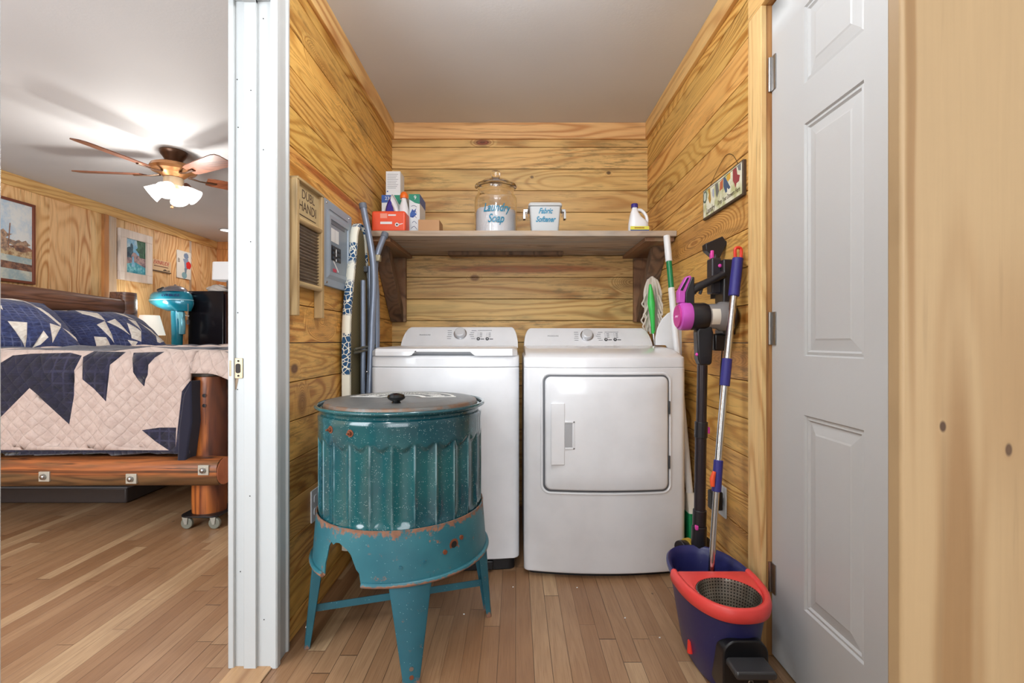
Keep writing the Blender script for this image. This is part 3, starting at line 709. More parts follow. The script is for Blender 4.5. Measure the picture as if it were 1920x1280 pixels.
for sx, xw in ((1, XL+.002), (-1, XR-.002)):
    mb = MB(); u = xw+sx*.075
    mb.prism([(2.56, 1.531), (2.645, 1.531), (2.962, 1.20), (2.962, 1.14), (2.93, 1.14)], 'YZ', min(xw, u), max(xw, u)); br = part('brace', mb, m_dkwood, sh, bevel=.002)
    mb = MB(); mb.box(min(xw, xw+sx*.09), max(xw, xw+sx*.09), 2.935, 2.966, 1.14, 1.531); part('back_post', mb, m_cleat, sh, bevel=.002)

# ------------------------------------------------------------------ things on the shelf
def carton(name, label, x0, x1, y0, y1, z0, z1, m, cat='box', extra=None, bevel=.0015, grp=None):
    r = thing(name, label, cat, ((x0+x1)/2, (y0+y1)/2, z0), group=grp)
    mb = MB(); mb.box(x0, x1, y0, y1, z0, z1); b = part('carton_body', mb, m, r, bevel=bevel); return r, b
def decal(name, parent, poly, y, m, th=.0006):
    mb = MB(); mb.prism(poly, 'XZ', y-th, y+.0002); return part(name, mb, m, parent, sm=False)
w_card = flat(226, 228, 230, .5); txtg = flat(150, 154, 160, .6)
m_teal = flat(28, 138, 110, .45); m_blue = flat(52, 92, 168, .45); m_navy = flat(34, 40, 104, .42); m_org = flat(232, 84, 48, .4)
rA, b = carton('cleaner_box', 'white box with blue and green top corners, behind the upright iron', -.735, -.600, 2.63, 2.76, SZ, 1.822, w_card)
decal('blue_corner', b, [(-.735, 1.822), (-.672, 1.822), (-.680, 1.782), (-.735, 1.780)], 2.63, m_blue); decal('green_corner', b, [(-.668, 1.822), (-.600, 1.822), (-.600, 1.76), (-.640, 1.772)], 2.63, m_teal)
text('number_print', '23', .026, w_card, b, (-.704, 2.6292, 1.803), (1, 0, 0), (0, 0, 1)); text('number_print', '6', .026, w_card, b, (-.628, 2.6292, 1.802), (1, 0, 0), (0, 0, 1))
rB, b = carton('tall_box', 'tall narrow white box standing on the blue and green cornered box', -.716, -.636, 2.645, 2.74, 1.8225, 1.958, w_card)
mb = MB()
for k in range(9): mb.prism([(-.708, 1.942-k*.0095), (-.648-(k % 3)*.006, 1.942-k*.0095), (-.648-(k % 3)*.006, 1.9395-k*.0095), (-.708, 1.9395-k*.0095)], 'XZ', 2.6446, 2.6452)
part('small_print', mb, txtg, b, sm=False); decal('blue_mark', b, [(-.710, 1.850), (-.703, 1.850), (-.703, 1.843), (-.710, 1.843)], 2.645, m_blue)
rC, b = carton('bag_box', 'white box with a green corner reading 9, right of the spray bottle', -.578, -.520, 2.60, 2.76, SZ, 1.818, w_card)
decal('green_corner', b, [(-.578, 1.818), (-.520, 1.818), (-.520, 1.764), (-.545, 1.770), (-.578, 1.790)], 2.60, m_teal)
text('number_print', '9', .03, w_card, b, (-.545, 2.5992, 1.798), (1, 0, 0), (0, 0, 1))
decal('blue_mark', b, [(-.572, 1.712), (-.560, 1.738), (-.552, 1.728), (-.538, 1.742), (-.545, 1.718), (-.535, 1.71), (-.556, 1.69), (-.572, 1.694)], 2.60, m_blue)
mb = MB()
for k in range(5): mb.tube(spline([(-.566+.006*(k % 2), 2.5995, 1.752-k*.03), (-.55, 2.5995, 1.756-k*.028), (-.536, 2.5995, 1.748-k*.03)], 3), .0012, 6)
part('pen_marks', mb, m_navy, b)
mb = MB(); mb.box(-.5198, -.5192, 2.60, 2.76, 1.77, 1.818); part('blue_band', mb, m_blue, b, sm=False)
rD = thing('wipes_pack', 'bright orange-red soft pack at the left end of the shelf', 'pack', (-.655, 2.5, SZ))
mb = MB(); mb.prism(rrect(-.735, -.562, SZ, 1.686, .012, 4), 'XZ', 2.445, 2.545); pk = part('pack_body', mb, m_org, rD, bevel=.01, seg=4)
decal('logo_block', pk, [(-.69, 1.672), (-.655, 1.672), (-.655, 1.648), (-.69, 1.648)], 2.445, flat(236, 150, 128, .5))
decal('print_bar', pk, [(-.69, 1.630), (-.63, 1.630), (-.63, 1.618), (-.69, 1.618)], 2.445, w_card)
decal('print_bar', pk, [(-.65, 1.667), (-.61, 1.667), (-.61, 1.660), (-.65, 1.660)], 2.445, w_card)
mb = MB(); mb.cyl((-.605, 2.4440, 1.615), (-.605, 2.4452, 1.615), .010, seg=20); mb.prism([(-.597, 1.618), (-.575, 1.622), (-.575, 1.619), (-.597, 1.613)], 'XZ', 2.444, 2.4452); part('round_logo', mb, w_card, pk)
mb = MB(); mb.cyl((-.605, 2.4434, 1.615), (-.605, 2.4442, 1.615), .005, seg=16); part('logo_dot', mb, flat(60, 30, 26, .5), pk)
# clothes iron standing on its heel
ir = thing('clothes_iron', 'white and purple clothes iron standing on its heel behind the orange pack', 'iron', (-.66, 2.57, SZ))
def ironshape(w_, h, z0): 
    L_ = [(-.666+w_*math.copysign(abs(math.sin(t))**.8, math.sin(t))*(1-.0*t), 0) for t in ()]
    pts = []
    for k in range(13):
        u = k/12; pts.append((-.662+.0-w_*(1-u**2.2)**.8, z0+h*u))
    for k in range(12, -1, -1):
        u = k/12; pts.append((-.662+w_*(1-u**2.2)**.8, z0+h*u))
    return pts
mb = MB(); mb.prism(ironshape(.053, .228, SZ+.002), 'XZ', 2.572, 2.580); part('soleplate', mb, m_steel, ir, bevel=.001)
mb = MB(); mb.loft([[(x, 2.572, z) for x, z in ironshape(.051, .222, SZ+.002)], [(x, 2.556, z) for x, z in ironshape(.05, .216, SZ+.002)], [(-.662+(x+.662)*.72, 2.545, z) for x, z in ironshape(.05, .19, SZ+.002)]]); ib = part('iron_body', mb, flat(224, 226, 232, .3), ir, ang=50)
mb = MB(); mb.loft([[(x-.004, 2.5555, z) for x, z in ironshape(.043, .198, SZ+.012)], [(-.666+(x+.662)*.66, 2.5435, z-.002) for x, z in ironshape(.043, .18, SZ+.012)]]); part('purple_panel', mb, flat(52, 36, 140, .25), ib)
mb = MB(); mb.tube(spline([(-.655, 2.55, 1.60), (-.63, 2.535, 1.64), (-.628, 2.532, 1.70), (-.65, 2.545, 1.75)], 5), .009, 10); part('handle', mb, flat(232, 234, 238, .35), ib)
# spray bottle with an orange cap
sp2 = thing('spray_bottle', 'white bottle with an orange cap between the two green cornered boxes', 'bottle', (-.595, 2.57, SZ))
mb = MB(); cc = Vector((-.597, 2.563, SZ)); prof = [(.001, 0), (.026, 0), (.028, .01), (.028, .10), (.026, .14), (.018, .175), (.013, .19), (.013, .205), (.001, .205)]
mb.lathe(cc, prof, 28); bo = part('bottle_body', mb, flat(228, 230, 234, .35), sp2)
mb = MB(); mb.lathe(cc+Vector((0, 0, .203)), [(.001, 0), (.02, 0), (.021, .012), (.018, .024), (.010, .034), (.001, .036)], 24); part('cap', mb, flat(236, 112, 34, .4), sp2)
mb = MB(); mb.box(-.618, -.578, 2.5335, 2.5352, SZ+.03, SZ+.09); part('label_print', mb, flat(208, 60, 52, .4), bo)
mb = MB(); mb.tube(spline([(-.612, 2.534, SZ+.115), (-.600, 2.5325, SZ+.10), (-.585, 2.534, SZ+.06)], 4), .0015, 6); part('label_print', mb, flat(50, 50, 56, .4), bo)
rE, b = carton('cardboard_box', 'small plain brown cardboard box between the boxes and the soap jar', -.508, -.398, 2.50, 2.62, SZ, 1.655, flat(190, 146, 104, .7))
mb = MB(); mb.loft([[(-.508, 2.62, 1.655), (-.398, 2.62, 1.655), (-.398, 2.6215, 1.655), (-.508, 2.6215, 1.655)], [(-.508, 2.66, 1.692), (-.41, 2.665, 1.676), (-.41, 2.6665, 1.676), (-.508, 2.6615, 1.692)]]); part('flap', mb, flat(176, 132, 92, .7), b)
# glass jar
q = G('clear_glass'); m_glass = q.out((1, 1, 1, 1), .02, 0, Transmission_Weight=1.0, IOR=1.45)
JC = Vector((-.108, 2.60, SZ)); jar = thing('glass_jar', 'large round glass jar with lid lettered Laundry Soap', 'jar', JC)
mb = MB(); out_ = [(.001, 0), (.108, 0), (.1135, .006), (.1145, .03), (.1145, .195), (.112, .212), (.104, .228), (.097, .238), (.097, .262), (.100, .268)]
inn = [(.096, .268), (.093, .262), (.093, .238), (.100, .226), (.108, .210), (.1105, .195), (.1105, .03), (.108, .010), (.001, .008)]
mb.lathe(JC, out_+inn, 72); jb = part('jar_body', mb, m_glass, jar, ang=45)
mb = MB(); mb.lathe(JC+Vector((0, 0, .2685)), [(.001, .0), (.092, .0), (.108, .003), (.1135, .007), (.112, .012), (.10, .018), (.075, .035), (.045, .046), (.022, .050), (.017, .056), (.024, .066), (.0255, .082), (.022, .092), (.001, .094)], 64); part('lid', mb, m_glass, jar, ang=45)
mb = MB(); R = random.Random(2); rings = [[JC+Vector((.107*math.cos(a), .107*math.sin(a), .0105)) for a in [2*math.pi*k/64 for k in range(64)]]]
rings.append([JC+Vector((.1085*math.cos(a), .1085*math.sin(a), .138+.008*math.sin(3*a+1)+.004*math.sin(7*a)+R.random()*.003)) for a in [2*math.pi*k/64 for k in range(64)]])
rings.append([JC+Vector((.06*math.cos(a), .06*math.sin(a), .146+R.random()*.006)) for a in [2*math.pi*k/64 for k in range(64)]])
rings.append([JC+Vector((.01*math.cos(a), .01*math.sin(a), .150)) for a in [2*math.pi*k/64 for k in range(64)]])
mb.loft(rings); tag(part('soap_powder', mb, flat(240, 240, 244, .85, 0, .5), None), 'white laundry soap powder filling the lower part of the lettered glass jar', 'powder', kind='stuff')
m_ltr = flat(18, 124, 158, .4)
def curved(o, C, r, flip=1):
    for v_ in o.data.vertices:
        a = (v_.co.x-C.x)/r; d = v_.co.y; v_.co.x = C.x+(r+(C.y-r-d))*math.sin(a); v_.co.y = C.y-(r+(C.y-r-d))*math.cos(a)
for s_, zz, xo in (('Laundry', .135, .008), ('Soap', .078, .004)):
    o = text('lettering', s_, .062, m_ltr, jb, (JC.x+xo, JC.y-.1152, SZ+zz), (1, 0, 0), (0, 0, 1), .0004, shear=.35, sx=.72, off=.0008); curved(o, JC, .1148)
# small clear tub with clamps
q = G('clear_plastic'); m_plast = q.out(S(236, 240, 242), .12, 0, Transmission_Weight=.45, IOR=1.2)
KC = Vector((.151, 2.53, SZ)); tb = thing('clamp_container', 'small clear square container with metal clamps and blue handwriting', 'container', KC)
mb = MB(); 
def sq(h, z, r=.012): return [(KC.x+x, KC.y+y, SZ+z) for x, y in rrect(-h, h, -h, h, r, 4)]
mb.loft([sq(.066, .0), sq(.070, .01), sq(.079, .13), sq(.077, .13), sq(.068, .01), sq(.064, .004)]); part('tub_body', mb, m_plast, tb, ang=50)
mb = MB(); mb.loft([sq(.080, .131), sq(.086, .134), sq(.086, .142), sq(.080, .150), sq(.06, .152)]); part('lid', mb, m_plast, tb, ang=50)
mb = MB(); mb.loft([sq(.062, .006), sq(.066, .05), sq(.066, .062), sq(.03, .07)]); tag(part('soap_powder', mb, flat(236, 236, 240, .85, 0, .4), None), 'white powder inside the small clamped clear container', 'powder', kind='stuff')
for s_ in (-1, 1):
    mb = MB(); x_ = KC.x+s_*.088; mb.box(min(x_, x_+s_*.022), max(x_, x_+s_*.022), KC.y-.018, KC.y+.018, SZ+.118, SZ+.132)
    mb.box(min(x_+s_*.012, x_+s_*.024), max(x_+s_*.012, x_+s_*.024), KC.y-.02, KC.y+.02, SZ+.082, SZ+.120)
    mb.tube([(x_-s_*.003, KC.y-.016, SZ+.138), (x_+s_*.006, KC.y-.018, SZ+.11), (x_+s_*.002, KC.y-.016, SZ+.09)], .002, 8); part('clamp', mb, m_steel, tb, bevel=.001)
for s_, zz in (('Fabric', .106), ('Softener', .064)):
    text('lettering', s_, .038, m_ltr, tb, (KC.x, KC.y-.0775+(.106-zz)*.06, SZ+zz), (1, .0, 0), (0, -.07, 1), .0012, shear=.4, sx=.75, off=.0012)
# bleach bottle
BC = Vector((.645, 2.55, SZ)); bt = thing('detergent_bottle', 'small white jug with purple cap and side handle, right end of the shelf', 'bottle', BC)
mb = MB(); secs = []
for z, xl, xr, dp in ((0, -.044, .056, .03), (.004, -.048, .060, .034), (.06, -.046, .058, .034), (.075, -.044, .05, .033), (.10, -.040, .02, .03), (.125, -.034, .004, .024), (.142, -.028, -.0, .016), (.150, -.027, -.001, .0135)):
    cx_ = (xl+xr)/2; hw = (xr-xl)/2
    secs.append([(BC.x+cx_+hw*math.copysign(abs(math.cos(a))**.7, math.cos(a)), BC.y+dp*math.copysign(abs(math.sin(a))**.7, math.sin(a)), SZ+z) for a in [2*math.pi*k/24 for k in range(24)]])
mb.loft(secs); bb = part('bottle_body', mb, flat(236, 238, 242, .35), bt, ang=60)
mb = MB(); mb.tube(spline([(BC.x+.0, BC.y, SZ+.138), (BC.x+.022, BC.y, SZ+.136), (BC.x+.045, BC.y, SZ+.112), (BC.x+.053, BC.y, SZ+.085), (BC.x+.05, BC.y, SZ+.062)], 5), .008, 10); part('handle', mb, flat(236, 238, 242, .35), bt)
mb = MB(); mb.lathe(BC+Vector((-.014, 0, .149)), [(.001, 0), (.018, 0), (.018, .018), (.016, .021), (.001, .021)], 20); part('cap', mb, flat(52, 40, 128, .4), bt)
mb = MB(); mb.prism([(BC.x-.044, SZ+.026), (BC.x+.054, SZ+.026), (BC.x+.054, SZ+.044), (BC.x-.044, SZ+.044)], 'XZ', BC.y-.0352, BC.y-.034); lb_ = part('label_band', mb, flat(224, 218, 84, .5), bb)
mb = MB(); mb.prism([(BC.x-.044, SZ+.002), (BC.x+.054, SZ+.002), (BC.x+.054, SZ+.026), (BC.x-.044, SZ+.026)], 'XZ', BC.y-.0353, BC.y-.034); part('label_band', mb, flat(44, 78, 140, .5), bb)
mb = MB()
for k in range(8): mb.box(BC.x-.022+k*.0065, BC.x-.0175+k*.0065, BC.y-.0358, BC.y-.0352, SZ+.032, SZ+.039)
part('small_print', mb, flat(150, 90, 30, .5), lb_)
# ------------------------------------------------------------------ washboard on the left wall
m_wb = wood('washboard_wood', 'Z', 'Y', (186, 156, 112), (140, 108, 70), None, ring=5, st=(1.5, 14), knot=0, tone=0, grey=.4, seed=12.0)
m_wbY = wood('washboard_wood_rail', 'Y', 'Z', (190, 160, 116), (146, 112, 74), None, ring=5, st=(1.5, 14), knot=0, tone=0, grey=.3, seed=13.0)
wb = thing('washboard', 'old wooden washboard with ribbed metal hanging next to the grey breaker panel', 'washboard', (-.748, 1.725, 1.10))
xw = XL+.0005; xf = -.733
for a, b in ((1.609, 1.629), (1.818, 1.838)):
    mb = MB(); mb.box(xw, xf, a, b, 1.108, 1.568); part('side_rail', mb, m_wb, wb, bevel=.002)
mb = MB(); mb.box(xw, xf+.002, 1.612, 1.836, 1.568, 1.578); part('top_rail', mb, m_wbY, wb, bevel=.002)
mb = MB(); mb.box(xw+.004, -.746, 1.629, 1.818, 1.445, 1.568); hb = part('printed_board', mb, flat(186, 164, 122, .6, 0, .1), wb)
for z in (1.438, 1.218):
    mb = MB(); mb.cyl((-.743, 1.629, z), (-.743, 1.818, z), .0105, seg=16); part('cross_rail', mb, m_wbY, wb)
mb = MB(); n = 120; prof = []
for k in range(n+1): z = 1.228+.20*k/n; prof.append((-.749+.0045*math.sin(2*math.pi*(z-1.228)/.0118), z))
mb.prism([(p[0], p[1]) for p in prof]+[(-.758, 1.428), (-.758, 1.228)], 'XZ', 1.629, 1.818)
q = G('tarnished_ribs'); nn = q.noise(scale=30, detail=4); m_ribs = q.out(q.mix(nn, S(110, 98, 88), S(164, 150, 134)), .4, .6); part('ribbed_plate', mb, m_ribs, wb, ang=70)
m_ink = flat(84, 68, 54, .7)
for s_, z, sz, yo in (('DUBL', 1.535, .045, 1.726), ('HANDI', 1.492, .048, 1.722)):
    text('printed_lettering', s_, sz, m_ink, hb, (-.7455, yo, z), (0, 1, 0), (0, 0, 1), .0003, sx=.95)
mb = MB(); mb.box(-.7458, -.7452, 1.655, 1.79, 1.4585, 1.462); part('small_print', mb, m_ink, hb)
# ------------------------------------------------------------------ breaker panel
m_pan = flat(150, 164, 178, .38, .1); m_pan2 = flat(128, 142, 156, .35, .1)
bp = thing('breaker_panel', 'grey metal breaker panel set in the left wall above the wash tub', 'breaker panel', (-.76, 2.03, 1.24))
xq = XL+.014
mb = MB(); mb.box(XL+.0005, xq, 1.868, 2.198, 1.242, 1.588); pc = part('cover', mb, m_pan, bp, bevel=.003)
def frame(mb, x0, x1, a, b, c_, d, w0, w1):
    """bevelled frame on the left wall face: outer rect at x0, inner rect at x1"""
    o = [(x0, a, c_), (x0, b, c_), (x0, b, d), (x0, a, d)]; i = [(x1, a+w0, c_+w0), (x1, b-w0, c_+w0), (x1, b-w0, d-w0), (x1, a+w0, d-w0)]
    j = [(x1, a+w1, c_+w1), (x1, b-w1, c_+w1), (x1, b-w1, d-w1), (x1, a+w1, d-w1)]; k = [(x0, a+w1+.003, c_+w1+.003), (x0, b-w1-.003, c_+w1+.003), (x0, b-w1-.003, d-w1-.003), (x0, a+w1+.003, d-w1-.003)]
    mb.loft([o, i, j, k], cap=False)
mb = MB(); frame(mb, xq, xq+.007, 1.905, 2.165, 1.272, 1.545, .016, .03); part('raised_frame', mb, m_pan, pc, sm=False)
mb = MB(); mb.box(xq-.002, xq+.002, 1.937, 2.133, 1.304, 1.513); dn = part('inner_door', mb, m_pan2, pc, bevel=.001)
mb = MB(); mb.box(xq+.001, xq+.004, 1.94, 2.10, 1.497, 1.517); part('pull_slot', mb, flat(92, 104, 116, .4), dn, bevel=.003)
mb = MB(); mb.box(xq+.002, xq+.0028, 1.944, 2.03, 1.428, 1.482); mb.box(xq+.0028, xq+.003, 1.986, 1.988, 1.428, 1.482, 1); part('paper_label', mb, [flat(222, 224, 224, .6), txtg], dn, sm=False)
mb = MB(); mb.box(xq+.001, xq+.005, 1.942, 2.05, 1.352, 1.412); bk = part('breaker_block', mb, flat(22, 26, 34, .35), dn, bevel=.001)
for iy in (0, 1):
    for iz in range(3):
        y_ = 1.968+iy*.052; z_ = 1.362+iz*.0195; mb = MB(); mb.box(xq+.004, xq+.010, y_-.012, y_+.012, z_-.005, z_+.005); part('breaker_switch', mb, flat(52, 58, 66, .35), bk, bevel=.001)
mb = MB(); mb.box(xq+.0045, xq+.0065, 1.990, 1.998, 1.372, 1.402); mb.box(xq+.0045, xq+.0065, 1.990, 1.998, 1.352, 1.362); part('white_tag', mb, w_card, bk)
mb = MB(); mb.prism([(1.966, 1.350), (1.974, 1.353), (2.03, 1.314), (2.022, 1.309)], 'YZ', xq+.002, xq+.0032); part('white_sticker', mb, w_card, dn, sm=False)
mb = MB(); mb.prism(rrect(1.966, 2.005, 1.306, 1.320, .006), 'YZ', xq+.002, xq+.003); part('red_sticker', mb, flat(190, 60, 84, .5), dn, sm=False)
for y_, z_ in ((1.905, 1.572), (2.160, 1.572), (1.905, 1.256), (2.160, 1.256)):
    mb = MB(); mb.cyl((xq-.001, y_, z_), (xq+.003, y_, z_), .005, .004, 12); part('screw', mb, m_chrome, pc)
mb = MB(); mb.box(xq-.0005, xq+.0015, 1.935, 2.145, 1.551, 1.554); part('groove', mb, flat(100, 112, 124, .5), pc)
# ------------------------------------------------------------------ ironing board standing on end against the left wall
q = G('giraffe_print_cover'); x, y, z = q.xyz()
cel = q.vor(q.comb(x, y, z), 50.0, feature='DISTANCE_TO_EDGE'); patchn = q.ramp(q.noise(q.comb(q.math('MULTIPLY', y, .3), 0.0, z), 8.5, 1), .49, .52)
rag = q.ramp(q.noise(scale=90, detail=2), .45, .55)
m_gir = q.out(q.mix(q.math('MULTIPLY', q.ramp(cel, .05, .10), patchn), S(232, 228, 212), S(34, 78, 118)), .85)
q = G('olive_mesh'); x, y, z = q.xyz()
gx = q.math('ABSOLUTE', q.math('SINE', q.math('MULTIPLY', q.math('ADD', y, z), 260.0))); gz = q.math('ABSOLUTE', q.math('SINE', q.math('MULTIPLY', q.math('SUBTRACT', y, z), 260.0)))
m_mesh = q.out(q.mix(q.ramp(q.math('MULTIPLY', gx, gz), .2, .5), S(150, 136, 92), S(60, 56, 44)), .6, .3)
m_tube = flat(128, 138, 156, .35, .35)
ib_ = thing('ironing_board', 'folded ironing board with blue giraffe print cover standing by the washer', 'ironing board', (-.72, 2.23, 0))
def ibw(z): # near / far edge of the board at height z
    t = smooth(1.565, 1.05, z); e = math.sqrt(max(0, min(1, (1.566-z)/.06)))
    hw = (.062+.10*t)*e; return 2.235-hw, 2.235+hw
zz = [.12]+[.2+.1*k for k in range(12)]+[1.36, 1.42, 1.46, 1.50, 1.52, 1.54, 1.552, 1.56, 1.565]
mb = MB(); secs = []
for z in zz:
    a, b = ibw(z); a -= .012; b += .012; lean = -.012*(1.565-z)
    X0, X1 = -.755, -.715
    secs.append([(X0+.006, a+.006, z), (X0+.002, a+.02, z), (X0+.002, b-.02, z), (X0+.006, b-.006, z), (X1-.01, b, z), (X1, b-.004, z), (X1, b-.014, z), (X1-.010, b-.018, z), (X1-.010, a+.026, z), (X1, a+.022, z), (X1, a+.004, z), (X1-.010, a, z)])
mb.loft(secs); part('cover', mb, m_gir, ib_, ang=60)
mb = MB(); secs = []
for z in zz[:-3]:
    a, b = ibw(z); secs.append([(-.724, a+.012, z), (-.7225, a+.012, z), (-.7225, b-.010, z), (-.724, b-.010, z)])
mb.loft(secs); part('mesh_deck', mb, m_mesh, ib_)
def P3(px, py, X): # point where the pixel ray meets the plane X = const
    Y = X*F/(px-CX); return Vector((X, Y, HC-(py-CY)*Y/F))
lg = []
A = [P(680, 383, 2.30), P(700, 500, 2.27), P(697, 620, 2.24), P(693, 735, 2.20), P(690, 900, 2.19)]
B = [P(722, 438, 2.37), P(704, 492, 2.31), P(706, 560, 2.30), P(706, 650, 2.30), P(703, 760, 2.30)]
for pts in (A, B):
    mb = MB(); mb.tube(spline(pts, 6), .0155 if pts is A else .0145, 16); l_ = part('leg', mb, m_tube, ib_)
    mb = MB(); d_ = (pts[0]-pts[1]).normalized(); mb.cyl(pts[0]-d_*.022, pts[0]+d_*.004, .0185 if pts is A else .0175, seg=16); part('end_cap', mb, flat(104, 112, 124, .5), l_, bevel=.002)
mb = MB(); mb.tube([(-.700, 2.20, 1.30), (-.700, 2.20, .2)], .011, 12); mb.tube([(-.700, 2.30, 1.38), (-.700, 2.30, .2)], .011, 12); part('support_rail', mb, m_tube, ib_)
mb = MB(); mb.tube(spline([(-.688, 2.31, 1.40), (-.678, 2.32, 1.3), (-.675, 2.32, .9)], 5), .009, 10); mb.tube(spline([(-.70, 2.36, 1.42), (-.69, 2.37, 1.3), (-.69, 2.37, .9)], 5), .008, 10); part('support_rail', mb, flat(96, 100, 112, .3, .5), ib_)
mb = MB(); mb.tube([(-.712, 2.12, .985), (-.668, 2.30, 1.005)], .006, 10); mb.tube([(-.712, 2.12, .970), (-.668, 2.30, .99)], .006, 10); part('cross_bar', mb, flat(120, 118, 104, .35, .6), ib_)
mb = MB(); c_ = P(706, 484, 2.30); mb.box(c_.x-.03, c_.x+.02, c_.y-.014, c_.y+.014, c_.z-.016, c_.z+.016); part('clamp', mb, flat(176, 164, 136, .35, .6), ib_, bevel=.004)
mb = MB(); c_ = P(684, 506, 2.30); mb.box(c_.x-.03, c_.x+.018, c_.y-.02, c_.y+.02, c_.z-.012, c_.z+.016); part('bracket', mb, flat(60, 62, 66, .4), ib_, bevel=.003)
mb = MB(); mb.sphere(P(688, 697, 2.17), .006); part('bolt', mb, m_chrome, ib_)
# ------------------------------------------------------------------ wall plates
def outlet(name, label, xw, sgn, y0, y1, z0, z1):
    t = thing(name, label, 'outlet', (xw, (y0+y1)/2, z0)); a, b = sorted((xw+sgn*.0005, xw+sgn*.006))
    mb = MB(); mb.prism(rrect(y0, y1, z0, z1, .004), 'YZ', a, b); pp = part('cover_plate', mb, flat(218, 222, 226, .4), t, bevel=.0015)
    for zc in (z0+(z1-z0)*.3, z0+(z1-z0)*.7):
        a, b = sorted((xw+sgn*.006, xw+sgn*.0085)); mb = MB(); mb.prism(rrect((y0+y1)/2-.016, (y0+y1)/2+.016, zc-.014, zc+.014, .009), 'YZ', a, b); part('socket', mb, flat(206, 210, 214, .4), pp)
    return t
outlet('wall_outlet', 'white outlet cover low on the left wall behind the wash tub', XL, 1, 1.785, 1.857, .342, .462)
outlet('wall_outlet', 'white outlet cover low on the right wall holding a black charger', XR, -1, 1.85, 1.922, .335, .455)
# ------------------------------------------------------------------ hanging laundry sign
q = G('sign_paint'); n = q.noise(scale=22, detail=4)
m_sign = q.out(q.mix(q.ramp(n, .4, .65), S(226, 226, 206), S(186, 188, 138)), .55)
sg = thing('hanging_sign', 'small painted laundry sign with clothes line picture hung by wire on the right wall', 'sign', (XR-.01, 1.875, 1.537))
xs0, xs1 = XR-.0125, XR-.0005
mb = MB(); mb.box(xs0, xs1, 1.694, 2.057, 1.537, 1.664); part('board', mb, flat(74, 58, 42, .6), sg, bevel=.002)
mb = MB(); mb.box(xs0-.0008, xs0+.001, 1.702, 2.05, 1.545, 1.658); sb = part('painted_face', mb, m_sign, sg)
def yzp(name, pts, c, o=.0014, rough=.6):
    mb = MB(); mb.prism(pts, 'YZ', xs0-o, xs0-.0005); return part(name, mb, flat(*c, rough), sb, sm=False)
Y0 = 2.05 # far (left in the photo) end; y decreases to the right
yy = lambda u: 2.05-.348*u; zz_ = lambda v: 1.545+.113*v
def pz(name, pts, c, o=.0014): return yzp(name, [(yy(u), zz_(v)) for u, v in pts], c, o)
pz('painted_washbasin', [(.0, .62), (.02, .55), (.07, .52), (.1, .62), (.11, .85), (.08, .98), (.02, .96), (.0, .85)], (96, 116, 104)); pz('painted_washbasin', [(.02, .65), (.05, .6), (.085, .66), (.09, .85), (.06, .92), (.025, .88)], (198, 208, 196), .0018)
pz('painted_garment', [(.14, .95), (.2, .95), (.21, .8), (.23, .5), (.2, .38), (.17, .5), (.15, .62), (.17, .75)], (184, 142, 62))
pz('painted_garment', [(.27, .82), (.31, .84), (.32, .6), (.30, .5), (.27, .62)], (170, 178, 196))
pz('painted_garment', [(.35, .92), (.42, .92), (.45, .6), (.40, .42), (.37, .55)], (110, 112, 108))
pz('painted_garment', [(.48, .88), (.56, .92), (.55, .60), (.47, .58)], (188, 104, 72))
pz('painted_garment', [(.57, .92), (.61, .92), (.74, .45), (.70, .42), (.66, .52), (.66, .38), (.62, .38), (.57, .65)], (70, 92, 122))
pz('painted_garment', [(.66, .93), (.74, .94), (.74, .74), (.68, .70), (.65, .8)], (220, 172, 70))
pz('painted_garment', [(.80, .95), (.88, .95), (.90, .7), (.96, .62), (.94, .45), (.88, .44), (.86, .30), (.84, .45), (.80, .6)], (150, 64, 70))
pz('painted_garment', [(.90, .97), (.98, .97), (.98, .75), (.93, .8)], (120, 124, 126))
mb = MB(); mb.tube([(xs0-.0012, yy(0), zz_(.97)), (xs0-.0012, yy(.5), zz_(.93)), (xs0-.0012, yy(1), zz_(.97))], .0008, 6); part('painted_line', mb, m_ink, sb)
text('lettering', 'Laundry', .036, m_ink, sb, (xs0-.0012, yy(.21), zz_(.17)), (0, -1, 0), (0, 0, 1), .0003, shear=.2, sx=.72)
text('lettering', 'Drop Your Drawers Here', .026, m_ink, sb, (xs0-.0012, yy(.69), zz_(.20)), (0, -1, 0), (0, 0, 1), .0003, sx=.68)
mb = MB(); mb.tube(spline([(XR-.006, 2.0, 1.664), (XR-.004, 1.95, 1.70), (XR-.003, 1.862, 1.738), (XR-.003, 1.80, 1.72), (XR-.006, 1.745, 1.664)], 5), .0011, 6); part('hanging_wire', mb, flat(96, 78, 52, .5, .5), sg)
